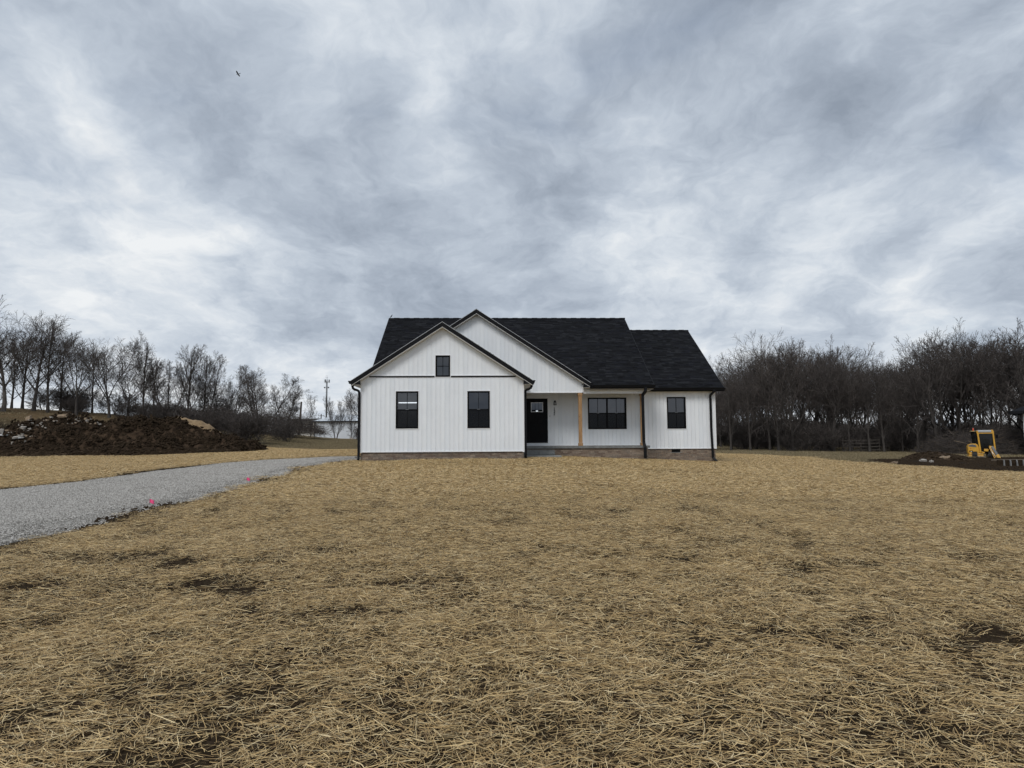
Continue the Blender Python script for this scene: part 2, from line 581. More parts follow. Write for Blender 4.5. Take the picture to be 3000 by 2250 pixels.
def grid_mesh(name, xs, ys, zf, mats, keep=None):
    X, Y = np.meshgrid(xs, ys)
    Z = zf(X, Y)
    nx, ny = len(xs), len(ys)
    co = np.stack([X, Y, Z], -1).reshape(-1, 3)
    idx = np.arange(nx * ny).reshape(ny, nx)
    q = np.stack([idx[:-1, :-1], idx[:-1, 1:], idx[1:, 1:], idx[1:, :-1]], -1).reshape(-1, 4)
    if keep is not None:
        q = q[keep(co[q].mean(1))]
        used = np.unique(q); rm = -np.ones(nx * ny, int); rm[used] = np.arange(len(used)); co = co[used]; q = rm[q]
    me = bpy.data.meshes.new(name)
    me.from_pydata(co.tolist(), [], q.tolist())
    me.polygons.foreach_set('use_smooth', [True] * len(me.polygons))
    for m in (mats if isinstance(mats, (list, tuple)) else [mats]):
        me.materials.append(m)
    return me, co


def ground_material():
    m = bpy.data.materials.new('ground_soil')
    m.use_nodes = True
    t = NT(m.node_tree)
    out = t.n('ShaderNodeOutputMaterial'); b = t.n('ShaderNodeBsdfPrincipled')
    t.t.links.new(b.outputs[0], out.inputs[0])
    co = t.n('ShaderNodeTexCoord').outputs['Object']
    at_ = t.n('ShaderNodeVertexColor'); at_.layer_name = 'zone'
    n1 = t.noise(co, 2.2, 9, .65)
    n2 = t.noise(co, 22, 6, .7)
    f = t.ramp(t.math('ADD', t.math('MULTIPLY', n1, .5), t.math('MULTIPLY', n2, .5)), [(.3, (.45, .45, .45)), (.7, (1.5, 1.48, 1.42))])
    t.put(b.inputs['Base Color'], t.mix(1.0, at_.outputs[0], f, 'MULTIPLY'))
    b.inputs['Roughness'].default_value = 1.0
    b.inputs['Specular IOR Level'].default_value = .04
    bp = t.n('ShaderNodeBump'); bp.inputs['Strength'].default_value = .8; bp.inputs['Distance'].default_value = .04
    t.put(bp.inputs['Height'], t.noise(co, 16, 8, .7)); t.t.links.new(bp.outputs[0], b.inputs['Normal'])
    return m


def build_ground():
    xs = axis(-2500, 2500, -26, 30, .28, 0)
    ys = axis(-400, 4000, 2, 62, .28, 0)
    me, co = grid_mesh('ground', xs, ys, ground_h, ground_material())
    x, y = co[:, 0], co[:, 1]
    soil, dark = np.array([.036, .026, .0155]), np.array([.022, .016, .0115])
    pale, green, litter = np.array([.25, .20, .12]), np.array([.13, .112, .058]), np.array([.060, .046, .028])
    c = np.tile(pale, (len(x), 1))
    def lay(mask, col):
        c[:] = c * (1 - mask[:, None]) + col * mask[:, None]
    w = fbm(x * .25, y * .25, 31, 4)
    lay(np.clip(.5 + w * 2.2, 0, 1), green * .6 + pale * .4)
    lay(np.clip((x - 5) / 4, 0, 1) * np.clip((y - 60 + 6 * w) / 4, 0, 1), litter * .55 + green * .45)
    lay(np.clip((-x - 24 + (y - 60) * .3) / 6, 0, 1) * np.clip((y - 50) / 6, 0, 1) * np.clip((140 - y) / 40, 0, 1), np.array([.125, .088, .050]))
    lay(np.clip((-14 - x) / 5, 0, 1) * np.clip((y - 38) / 3, 0, 1) * np.clip((57 - y) / 4, 0, 1), dark)
    s = np.clip(poly_dist(x, y, STRAW), 0, 3) * np.where(in_poly(x, y, STRAW), 1, -1)
    lay(np.clip(s * .8 + .5 + w, 0, 1), soil)
    s = np.clip(poly_dist(x, y, SOIL_R), 0, 3) * np.where(in_poly(x, y, SOIL_R), 1, -1)
    lay(np.clip(s * .9 + .5 + w, 0, 1), dark)
    ca = me.color_attributes.new('zone', 'FLOAT_COLOR', 'POINT')
    ca.data.foreach_set('color', np.c_[c, np.ones(len(c))].ravel())
    o = link(bpy.data.objects.new('ground', me))
    tag(o, 'brown earth and dry winter grass of the building plot', 'ground', kind='structure')


build_ground()

# gravel drive
def gravel_material():
    m = bpy.data.materials.new('gravel')
    m.use_nodes = True
    t = NT(m.node_tree)
    out = t.n('ShaderNodeOutputMaterial'); b = t.n('ShaderNodeBsdfPrincipled')
    t.t.links.new(b.outputs[0], out.inputs[0])
    co = t.n('ShaderNodeTexCoord').outputs['Object']
    vo = t.n('ShaderNodeTexVoronoi'); vo.inputs['Scale'].default_value = 48
    t.put(vo.inputs['Vector'], co)
    sepc = t.n('ShaderNodeSeparateColor'); t.put(sepc.inputs[0], vo.outputs['Color'])
    stone = t.ramp(sepc.outputs[0], [(0, (.16, .152, .14)), (.5, (.30, .287, .265)), (1, (.47, .45, .42))])
    mpg = t.n('ShaderNodeMapping'); t.put(mpg.inputs[0], co); mpg.inputs['Rotation'].default_value = (0, 0, math.radians(38)); mpg.inputs['Scale'].default_value = (1.5, .12, 1)
    ruts = t.noise(mpg.outputs[0], 1.0, 4, .5)
    big = t.ramp(t.math('ADD', t.math('MULTIPLY', t.noise(co, .8, 6, .6), .45), t.math('MULTIPLY', ruts, .55)), [(.38, (.62, .61, .58)), (.62, (1.15, 1.14, 1.12))])
    t.put(b.inputs['Base Color'], t.mix(1.0, stone, big, 'MULTIPLY'))
    b.inputs['Roughness'].default_value = .9
    bp = t.n('ShaderNodeBump'); bp.inputs['Strength'].default_value = .9; bp.inputs['Distance'].default_value = .025
    bp.invert = True
    t.put(bp.inputs['Height'], vo.outputs['Distance']); t.t.links.new(bp.outputs[0], b.inputs['Normal'])
    MATS['gravel'] = m
    return m


def drive_h(x, y):
    sd = drive_sd(x, y)
    return base_h(x, y) + .035 * fbm(x * .6, y * .6, 5, 3) + .015 * fbm(x * 3, y * 3, 6, 2) + .05 * np.clip(sd * 1.2, -.8, 1) - .015


me, _ = grid_mesh('gravel_drive', np.arange(-25, -5.5, .22), np.arange(2, 32.5, .22), drive_h, gravel_material(),
                  keep=lambda c: drive_sd(c[:, 0], c[:, 1]) > -.35)
tag(link(bpy.data.objects.new('gravel_drive', me)), 'pale grey crushed stone drive leading to the white house', 'driveway', kind='structure')

# ------------------------------------------------------------------ the house
house = thing('house', 'new white single-storey house with black roof, black windows and cedar porch posts', 'house', HOUSE_O, HOUSE_YAW)
W = 6.624
S = .6532                     # roof pitch
LB_RIDGE, LB_FRONT, LB_G = 5.5725, -.31, .33
EG_U, EG_V, EG_RIDGE, EG_R = 4.6307, 2.957, 6.676, 9.77
MR_V0, MR_Z0, MR_V1, MR_UL, MR_UR = 2.6385, 3.2247, 9.0435, -.25, 12.629
RW_V0, RW_Z0, RW_V1, RW_U1 = 4.0511, 3.193, 9.63, 16.302
MR_RIDGE, RW_RIDGE = MR_Z0 + S * (MR_V1 - MR_V0), RW_Z0 + S * (RW_V1 - RW_V0)
PV, RWV, ZS = 4.72, 4.40, .315
lb_roof = lambda u: LB_RIDGE - S * abs(u - W / 2)
eg_roof = lambda u: EG_RIDGE - S * abs(u - EG_U)
mr_roof = lambda v: MR_Z0 + S * (v - MR_V0) if v < MR_V1 else MR_RIDGE - S * (v - MR_V1)
WIN_T, WIN_B = 2.762, 1.255
OPEN_LB = [(1.427, 2.335, WIN_B, WIN_T), (4.319, 5.227, WIN_B, WIN_T), (3.021, 3.616, 3.346, 4.225)]
OPEN_P = [(6.962, 7.985, .614, 2.736), (9.911, 11.766, WIN_B, WIN_T)]
OPEN_RW = [(13.636, 14.544, WIN_B, WIN_T)]


def columns(u0, u1, zb, zt, openings, breaks=()):
    """split a wall strip round its openings; yields (ua, ub, za0, za1, zb0, zb1) quads"""
    cuts = sorted({u0, u1, *[c for o in openings for c in o[:2] if u0 < c < u1], *[c for c in breaks if u0 < c < u1]})
    for a, b in zip(cuts, cuts[1:]):
        mid = (a + b) / 2
        lo = [(zb(a), zb(b))]
        spans = []
        cur = (zb(a), zb(b))
        for o in sorted([o for o in openings if o[0] < mid < o[1]], key=lambda o: o[2]):
            if o[2] > cur[0]:
                spans.append((a, b, cur[0], min(o[2], zt(a)), cur[1], min(o[2], zt(b))))
            cur = (o[3], o[3])
        if zt(a) > cur[0] + .004 or zt(b) > cur[1] + .004:
            spans.append((a, b, cur[0], max(zt(a), cur[0]), cur[1], max(zt(b), cur[1])))
        for s_ in spans:
            yield s_


def siding_wall(name, v, u0, u1, zb, zt, openings, breaks=(), bw=.1835, back=.13, seed=0):
    """backing wall with one child per vertical board"""
    mb = MB()
    for a, b, za0, za1, zb0, zb1 in columns(u0, u1, zb, zt, openings, breaks):
        mb.hexa([(a, v, za0), (b, v, zb0), (b, v + back, zb0), (a, v + back, za0), (a, v, za1), (b, v, zb1), (b, v + back, zb1), (a, v + back, za1)])
    w = mb.build(name, M['white_trim'], house)
    n = max(1, round((u1 - u0) / bw)); st = (u1 - u0) / n
    for i in range(n):
        a0, b0 = u0 + i * st + .004, u0 + (i + 1) * st - .004
        full = sorted([o for o in openings if o[0] <= a0 + .002 and o[1] >= b0 - .002], key=lambda o: o[2])
        bands, lo = [], None
        for o in full:
            bands.append((lo, o[2])); lo = o[3]
        bands.append((lo, None))
        for z_lo, z_hi in bands:
            fb = (lambda u, k=z_lo: max(zb(u), k)) if z_lo is not None else zb
            ft = (lambda u, k=z_hi: min(zt(u), k)) if z_hi is not None else zt
            if ft((a0 + b0) / 2) - fb((a0 + b0) / 2) < .01:
                continue
            bm = MB()
            part = [o for o in openings if o not in full]
            for ua, ub, d in ((a0, a0 + .034, .021), (a0 + .034, b0, .014)):
                for a, b, p, q, r, s_ in columns(ua, ub, fb, ft, part, breaks):
                    f = v - d
                    bm.hexa([(a, f, p), (b, f, r), (b, v - .001, r), (a, v - .001, p), (a, f, q), (b, f, s_), (b, v - .001, s_), (a, v - .001, q)])
            if bm.v:
                bm.build('siding_board', M[('siding', 'siding', 'siding_b', 'siding_c')[(i * 7 + seed) % 4]], w)
    return w


const = lambda k: (lambda u: k)
siding_wall('front_wall', 0, .07, W - .07, const(ZS), lambda u: lb_roof(u) - .24, OPEN_LB, (W / 2,))
siding_wall('entry_gable_wall', EG_V, .9, 9.40, const(2.905), lambda u: eg_roof(u) - .24, [], (EG_U,))
siding_wall('porch_wall', PV, W + .01, 12.56, const(.47), const(2.98), OPEN_P)
siding_wall('wing_wall', RWV, 12.56, 15.90, const(ZS), const(3.10), OPEN_RW)
siding_wall('porch_beam_face', 3.05, 9.47, 12.14, const(2.862), const(3.16), [], back=.16)


def wall_box(name, u0, u1, v0, v1, z0, z1, m='siding', parent=None):
    b = MB(); b.box(u0, u1, v0, v1, z0, z1)
    return b.build(name, M[m], parent or house)


# side and back walls, with their gables
def gable_side(name, u0, u1, v0, v1, zlo, ztop, vr, zr):
    b = MB()
    poly = [(v0, zlo), (v1, zlo), (v1, ztop), (vr, zr), (v0, ztop)]
    n = len(poly)
    vv = [(u0, v, z) for v, z in poly] + [(u1, v, z) for v, z in poly]
    b.add(vv, [tuple(range(n))[::-1], tuple(range(n, 2 * n))] + [(i, (i + 1) % n, (i + 1) % n + n, i + n) for i in range(n)])
    return b.build(name, M['siding'], house)


wall_box('side_wall', 0, .13, .07, 4.0, ZS, 3.0)
gable_side('side_wall', 0, .13, 4.0, 15.0, ZS, 3.55, MR_V1, MR_RIDGE - .25)
wall_box('side_wall', W - .13, W, .07, PV, ZS, 3.0)
gable_side('side_wall', 12.30, 12.42, PV + .14, 15.0, ZS, 3.2, MR_V1, MR_RIDGE - .25)
gable_side('side_wall', 15.84, 15.97, RWV + .07, 14.8, ZS, 3.1, RW_V1, RW_RIDGE - .25)
wall_box('back_wall', .13, 12.30, 14.87, 15.0, ZS, 3.2)
wall_box('back_wall', 12.42, 15.84, 14.67, 14.8, ZS, 3.1)
# rooms behind the windows
for q_ in ((.14, W - .14, .14, 14.6), (W - .13, 12.29, PV + .14, 14.6), (12.43, 15.83, RWV + .14, 14.6)):
    wall_box('room_floor', *q_, .28, .46, 'interior_floor')
b = MB()
b.box(.14, W - .14, 4.2, 4.3, .46, 2.95); b.box(W - .14, 12.3, 8.6, 8.7, .46, 2.95); b.box(12.43, 15.83, 7.9, 8.0, .46, 2.95); b.box(12.3, 12.43, 4.9, 8.0, .46, 2.95)
b.box(8.75, 8.85, 4.86, 8.6, .46, 2.95)
b.build('room_partition', M['interior'], house)
b = MB(); b.box(.14, W - .14, .14, 4.2, 2.95, 3.0); b.box(W - .14, 12.29, PV + .14, 8.6, 2.95, 3.0); b.box(12.43, 15.83, RWV + .14, 7.9, 2.95, 3.0)
b.build('room_ceiling', M['interior'], house)
# a lit tube hangs in the front room; behind the door a glowing bar stands in for daylight in a back pane
b = MB(); b.box(1.04, 2.05, 3.6, 3.7, 2.478, 2.522); b.build('tube_pane_glow', M['tube_pane_emission'], house)
b = MB(); b.box(7.54, 7.97, 7.6, 7.66, 2.225, 2.275); b.build('tube_pane_glow', M['tube_pane_emission'], house)

# trims: corner posts, starter strips, band, window surrounds
def trim(name, boxes, m):
    b = MB()
    for q in boxes:
        b.box(*q)
    return b.build(name, M[m], house)


for a in ((0.0, .075, -.032, .10), (W - .075, W, -.032, .10)):
    trim('corner_trim', [(a[0], a[1], a[2], a[3], ZS - .035, 3.18)], 'white_trim')
trim('corner_trim', [(15.895, 15.975, RWV - .032, RWV + .10, ZS - .02, 3.09)], 'white_trim')
trim('corner_trim', [(9.40, 9.462, EG_V - .034, EG_V + .12, 2.895, 3.24)], 'white_trim')
trim('corner_trim', [(12.14, 12.19, 3.02, 3.20, 2.855, 3.16)], 'white_trim')
trim('starter_strip', [(.076, W - .076, -.034, .0, ZS - .012, ZS + .028)], 'white_trim')
trim('starter_strip', [(12.57, 15.894, RWV - .034, RWV, ZS - .012, ZS + .028)], 'white_trim')
trim('starter_strip', [(W + .02, 12.55, PV - .034, PV, .482, .512)], 'white_trim')
trim('header_trim', [(W + .01, 9.399, EG_V - .036, EG_V + .14, 2.878, 2.925)], 'white_trim')
trim('header_trim', [(9.463, 12.139, 3.014, 3.2, 2.845, 2.878)], 'white_trim')
for a, c in ((.345, 2.985), (3.652, 6.285)):
    trim('gable_band', [(a, c, -.045, -.004, 3.335, 3.388)], 'black_metal')
    trim('gable_band', [(a, c, -.042, -.004, 3.3885, 3.412)], 'white_trim')


def window(u0, u1, z0, z1, v, sashes=1, double_hung=True, name='window'):
    w = MB()
    fr = .062
    f, bk = v - .040, v + .09
    w.box(u0, u1, f, bk, z0, z0 + fr); w.box(u0, u1, f, bk, z1 - fr, z1)
    w.box(u0, u0 + fr, f, bk, z0 + fr, z1 - fr); w.box(u1 - fr, u1, f, bk, z0 + fr, z1 - fr)
    win = w.build(name, M['black_frame'], house)
    t = MB(); g = .028
    t.box(u0 - g, u1 + g, v - .034, v - .003, z0 - g, z0 - .001); t.box(u0 - g, u1 + g, v - .034, v - .003, z1 + .001, z1 + g)
    t.box(u0 - g, u0 - .001, v - .034, v - .003, z0 - .001, z1 + .001); t.box(u1 + .001, u1 + g, v - .034, v - .003, z0 - .001, z1 + .001)
    t.build('surround', M['white_trim'], win)
    n = sashes
    span = (u1 - u0 - 2 * fr)
    for k in range(n):
        a = u0 + fr + span * k / n + (.03 if k else 0)
        c = u0 + fr + span * (k + 1) / n - (.03 if k < n - 1 else 0)
        if k < n - 1:
            mb = MB(); mb.box(c, c + .06, f - .006, bk, z0 + fr, z1 - fr); mb.build('mullion', M['black_frame'], win)
        zm = (z0 + z1) / 2
        if double_hung:
            mb = MB(); mb.box(a, c, v - .02, v + .05, zm - .026, zm + .026)
            mb.build('meeting_rail', M['black_frame'], win)
            halves = ((z0 + fr, zm - .026), (zm + .026, z1 - fr))
            mb = MB(); mb.box((a + c) / 2 - .06, (a + c) / 2 + .06, v - .0235, v - .0205, zm + .008, zm + .022)
            mb.build('sash_lock', M['grey_metal'], win)
        else:
            halves = ((z0 + fr, zm - .009), (zm + .009, z1 - fr))
            mb = MB(); mb.box(a, c, v + .0, v + .03, zm - .009, zm + .009); mb.build('muntin', M['black_frame'], win)
        um = (a + c) / 2
        for h, (p, q) in enumerate(halves):
            mb = MB(); mb.box(um - .009, um + .009, v, v + .03, p, q); mb.build('muntin', M['black_frame'], win)
            for ua, ub in ((a, um - .009), (um + .009, c)):
                gb = MB()
                gb.add([(ua, v + .035 - .008 * h, p), (ub, v + .035 - .008 * h, p), (ub, v + .035 - .008 * h, q), (ua, v + .035 - .008 * h, q)], [(0, 1, 2, 3)])
                gb.build('pane', M['glass'], win)
            if h == 0 and double_hung:
                sb = MB(); sb.add([(a, v - .012, p), (c, v - .012, p), (c, v - .012, q), (a, v - .012, q)], [(0, 1, 2, 3)])
                sb.build('insect_screen', M['screen'], win)
    return win


for o in OPEN_LB[:2]:
    window(*o, 0)
window(*OPEN_LB[2], 0, double_hung=False)
window(*OPEN_P[1], PV, sashes=2)
window(*OPEN_RW[0], RWV)

# front door with its small glazed light
u0, u1, z0, z1 = OPEN_P[0]
d = MB()
gl = (7.185, 7.765, 2.085, 2.55)
vd = PV + .02
d.box(u0, gl[0], vd, vd + .05, z0, z1); d.box(gl[1], u1, vd, vd + .05, z0, z1)
d.box(gl[0], gl[1], vd, vd + .05, z0, gl[2]); d.box(gl[0], gl[1], vd, vd + .05, gl[3], z1)
door = d.build('front_door', M['door_paint'], house)
t = MB()
for q in ((u0 - .03, u1 + .03, z1 + .001, z1 + .03), (u0 - .03, u0 - .001, z0 - .03, z1 + .001), (u1 + .001, u1 + .03, z0 - .03, z1 + .001), (u0 - .001, u1 + .001, z0 - .03, z0 - .001)):
    t.box(q[0], q[1], PV - .036, PV - .004, q[2], q[3])
t.build('door_trim', M['white_trim'], door)
t = MB()
for q in ((gl[0] - .0, gl[1], gl[3] - .03, gl[3]), (gl[0], gl[1], gl[2], gl[2] + .03), (gl[0], gl[0] + .03, gl[2] + .03, gl[3] - .03), (gl[1] - .03, gl[1], gl[2] + .03, gl[3] - .03)):
    t.box(q[0], q[1], vd - .012, vd + .055, q[2], q[3])
t.build('light_frame', M['drip_edge'], door)
for k in range(3):
    a = gl[0] + .03 + (gl[1] - gl[0] - .06) * k / 3; c = gl[0] + .03 + (gl[1] - gl[0] - .06) * (k + 1) / 3
    gb = MB(); gb.add([(a, vd + .02, gl[2] + .03), (c, vd + .02, gl[2] + .03), (c, vd + .02, gl[3] - .03), (a, vd + .02, gl[3] - .03)], [(0, 1, 2, 3)])
    gb.build('pane', M['glass'], door)
    if k:
        mb = MB(); mb.box(a - .007, a + .007, vd + .008, vd + .03, gl[2] + .03, gl[3] - .03); mb.build('muntin', M['black_frame'], door)
for zl in (z0 + .25, z0 + .98):                      # recessed lower panels
    mb = MB()
    for a, c in ((u0 + .14, u0 + .46), (u0 + .56, u0 + .88)):
        mb.box(a, c, vd - .008, vd, zl, zl + .6)
    mb.build('door_panel', M['door_paint'], door, bevel=.006)
kb = MB(); kb.tube([(u1 - .08, vd - .06, 1.58), (u1 - .08, vd, 1.58)], [.032, .022], 10); kb.tube([(u1 - .08, vd - .03, 1.74), (u1 - .08, vd, 1.74)], .026, 10)
kb.build('door_knob', M['black_metal'], door, smooth=True)

# porch lantern, bell and the house number
def lantern(u, v, zt, out=(0, -1), h=.20):
    L = MB()
    ox, oy = out
    px_, py_ = -oy, ox
    def P(a, f, z): return (u + px_ * a + ox * f, v + py_ * a + oy * f, z)
    def q(a0, a1, f0, f1, zlo, zhi, tp=1.0):
        pts = [P(a0, f0, zlo), P(a1, f0, zlo), P(a1, f1, zlo), P(a0, f1, zlo), P(a0 * tp, f0, zhi), P(a1 * tp, f0, zhi), P(a1 * tp, f1, zhi), P(a0 * tp, f1, zhi)]
        L.hexa(pts)
    q(-.035, .035, .0, .02, zt - h, zt)                      # back plate
    q(-.045, .045, .02, .13, zt - .035, zt, .75)             # cap
    q(-.07, .07, .02, .15, zt - h - .012, zt - h + .006)     # base
    for a in (-1, 1):
        for f in (.028, .135):
            L.tube([P(a * .062, f, zt - h), P(a * .04, f * .9, zt - .03)], .006, 4)
    o = L.build('wall_lantern', M['black_frame'], house)
    B = MB()
    B.tube([P(0, .08, zt - h + .01), P(0, .08, zt - h + .05), P(0, .08, zt - .06)], [.024, .026, .012], 8)
    B.build('bulb', M['white_trim'], o, smooth=True)


lantern(8.327, PV - .027, 2.625)
lantern(-.0, .55, 2.0, out=(-1, 0), h=.18)
bb = MB(); bb.box(8.07, 8.10, PV - .032, PV - .026, 1.865, 1.915); bb.build('door_bell', M['grey_metal'], house, bevel=.003)
NUM = {'1': [[(.25, .8), (.5, 1), (.5, 0)], [(.28, 0), (.72, 0)]],
       '3': [[(.1, .86), (.3, 1), (.7, 1), (.88, .8), (.74, .56), (.42, .53)], [(.42, .53), (.76, .5), (.92, .25), (.72, .02), (.3, 0), (.08, .15)]],
       '2': [[(.1, .78), (.28, .98), (.68, 1), (.88, .78), (.8, .55), (.1, 0), (.9, 0)]]}
for ch, zt in (('1', 2.298), ('3', 2.176), ('2', 2.050)):
    b = MB()
    for line in NUM[ch]:
        for a, c in zip(line, line[1:]):
            f = lambda q: (8.265 + q[0] * .072, PV - .033, zt - .108 + q[1] * .108)
            b.bar(f(a), f(c), .017, .012, up=(0, 1, 0))
    b.build('house_number', M['black_frame'], house)

# roofs -------------------------------------------------------------------
TH = .14


def slab(mb, a, b, c, d, th=TH, mi=0):
    """roof plate: a,b along the eave, c,d along the ridge (top surface), thickness measured down"""
    lo = [(p[0], p[1], p[2] - th) for p in (a, b, c, d)]
    mb.hexa(lo + [a, b, c, d], mi)


roof = MB()
SK = .02      # the deck lies this far under the shingles' top
def dz(p, k=SK): return (p[0], p[1], p[2] - k)
el, er = -LB_G, W + LB_G
slab(roof, dz((el, LB_FRONT + .02, lb_roof(el))), dz((W / 2, LB_FRONT + .02, LB_RIDGE)), dz((W / 2, 6.3, LB_RIDGE)), dz((el, 6.3, lb_roof(el))))
slab(roof, dz((W / 2, LB_FRONT + .02, LB_RIDGE)), dz((er, LB_FRONT + .02, lb_roof(er))), dz((er, 4.4, lb_roof(er))), dz((W / 2, 6.3, LB_RIDGE)))
slab(roof, dz((.6, EG_V - .29, eg_roof(.6))), dz((EG_U, EG_V - .29, EG_RIDGE)), dz((EG_U, 7.95, EG_RIDGE)), dz((.6, 5.2, eg_roof(.6))))
slab(roof, dz((EG_U, EG_V - .29, EG_RIDGE)), dz((EG_R, EG_V - .29, eg_roof(EG_R))), dz((EG_R, 3.0, eg_roof(EG_R))), dz((EG_U, 7.95, EG_RIDGE)))
slab(roof, dz((MR_UL, 3.35, mr_roof(3.35))), dz((9.72, 3.35, mr_roof(3.35))), dz((9.72, MR_V1, MR_RIDGE)), dz((MR_UL, MR_V1, MR_RIDGE)))
slab(roof, dz((9.72, MR_V0, MR_Z0)), dz((MR_UR, MR_V0, MR_Z0)), dz((MR_UR, MR_V1, MR_RIDGE)), dz((9.72, MR_V1, MR_RIDGE)))
slab(roof, dz((MR_UR, 15.4, mr_roof(15.4))), dz((MR_UL, 15.4, mr_roof(15.4))), dz((MR_UL, MR_V1, MR_RIDGE)), dz((MR_UR, MR_V1, MR_RIDGE)))
slab(roof, dz((12.3, RW_V0, RW_Z0)), dz((RW_U1, RW_V0, RW_Z0)), dz((RW_U1, RW_V1, RW_RIDGE)), dz((12.3, RW_V1, RW_RIDGE)))
slab(roof, dz((RW_U1, 15.2, RW_Z0)), dz((12.3, 15.2, RW_Z0)), dz((12.3, RW_V1, RW_RIDGE)), dz((RW_U1, RW_V1, RW_RIDGE)))
roof_o = roof.build('roof', M['shingle_2'], house)

# shingles, laid course by course from the eave up
SH = []


def lay(o, along, up, length, height, hide, seed):
    """o: eave corner; along/up: unit vectors in the roof plane"""
    r = random.Random(seed)
    o, along, up = Vector(o), Vector(along).normalized(), Vector(up).normalized()
    nrm = along.cross(up).normalized()
    if nrm.z < 0:
        nrm = -nrm
    expo = .143
    rows = int(height / expo) + 1
    for j in range(rows):
        x = -r.random() * .3
        while x < length:
            w = r.choice([.17, .22, .28, .33, .40]) * r.uniform(.9, 1.1)
            a, c = max(0, x), min(length, x + w)
            x += w
            if c - a < .03:
                continue
            y0_, y1_ = j * expo, min((j + 1.15) * expo, height)
            ctr = o + along * ((a + c) / 2) + up * ((j + .5) * expo)
            if hide(ctr):
                continue
            SH.append((ctr, o + along * a + up * y0_, along, up, nrm, c - a - .004, y1_ - y0_, r.choice([0, 0, 1, 1, 2, 3, 4]), r.choice([.012, .016, .024])))


slp = math.hypot(1, S)
upv_ = (0, 1, S)
def under_gables(p): return (p.x < 9.75 and p.z < eg_roof(p.x) - .02 and p.x > .6) or (-LB_G < p.x < er and p.z < lb_roof(p.x) - .02)
lay((MR_UL, MR_V0, MR_Z0), (1, 0, 0), upv_, MR_UR - MR_UL, (MR_V1 - MR_V0) * slp, lambda p: under_gables(p) or (p.x < 9.75 and p.y < 3.35), 1)
lay((12.3, RW_V0, RW_Z0), (1, 0, 0), upv_, RW_U1 - 12.3, (RW_V1 - RW_V0) * slp, lambda p: p.x < MR_UR and p.z < mr_roof(p.y), 2)
lay((er, LB_FRONT, lb_roof(er)), (0, 1, 0), (-1, 0, S), 6.3 - LB_FRONT, (er - W / 2) * slp, lambda p: p.y > EG_V - .3 and p.z < max(eg_roof(p.x), mr_roof(p.y)), 3)
lay((el, LB_FRONT, lb_roof(el)), (0, 1, 0), (1, 0, S), 6.3 - LB_FRONT, (W / 2 - el) * slp, lambda p: p.y > 2.6 and p.z < max(mr_roof(p.y), eg_roof(p.x) if p.x > .6 else 0), 4)
lay((EG_R, EG_V - .31, eg_roof(EG_R)), (0, 1, 0), (-1, 0, S), 8 - EG_V, (EG_R - EG_U) * slp, lambda p: p.z < mr_roof(p.y), 5)
lay((.6, EG_V - .31, eg_roof(.6)), (0, 1, 0), (1, 0, S), 8 - EG_V, (EG_U - .6) * slp, lambda p: p.z < max(mr_roof(p.y), lb_roof(p.x)), 6)


def shingle_pts(o, al, up, nr, w, h, th):
    lo = nr * -.02
    return [o + lo, o + al * w + lo, o + al * w + up * h + lo, o + up * h + lo, o + nr * (th - .012), o + al * w + nr * (th - .012), o + al * w + up * h + nr * -.012, o + up * h + nr * -.012]


facing = [i for i, q in enumerate(SH) if q[2].x > .9 and q[0].x > 8]
facing.sort(key=lambda i: SH[i][0].y)
solo = set(facing[:296])
rest = MB()
shm = [M['shingle_%d' % i] for i in range(5)]
for i, (ctr, o, al, up, nr, w, h, tone, th) in enumerate(SH):
    if i in solo:
        b = MB(); b.hexa(shingle_pts(o, al, up, nr, w, h, th)); b.build('shingle', shm[tone], roof_o)
    else:
        rest.hexa(shingle_pts(o, al, up, nr, w, h, th), tone)
tag(rest.build('shingle_courses', shm, roof_o), kind='stuff')
cap = MB()                                                      # ridge caps
def ridge_caps(a, b, n):
    a, b = Vector(a), Vector(b)
    for k in range(n):
        p, q = a.lerp(b, k / n), a.lerp(b, (k + 1.12) / n)
        dx = (b - a).normalized(); sd = Vector((-dx.y, dx.x, 0)) * .14
        dn = Vector((0, 0, -.14 * S))
        lift = Vector((0, 0, .012 + .012 * (k % 2)))
        cap.add([p + lift, q + lift, q + lift + sd + dn, p + lift + sd + dn, q + lift - sd + dn, p + lift - sd + dn], [(0, 1, 2, 3), (1, 0, 5, 4)])
ridge_caps((MR_UL, MR_V1, MR_RIDGE), (MR_UR, MR_V1, MR_RIDGE), 48)
ridge_caps((MR_UR + .02, RW_V1, RW_RIDGE), (RW_U1, RW_V1, RW_RIDGE), 15)
ridge_caps((W / 2, LB_FRONT, LB_RIDGE), (W / 2, 6.2, LB_RIDGE), 25)
ridge_caps((EG_U, EG_V - .3, EG_RIDGE), (EG_U, 7.9, EG_RIDGE), 20)
cap.build('ridge_cap', M['shingle_2'], roof_o)


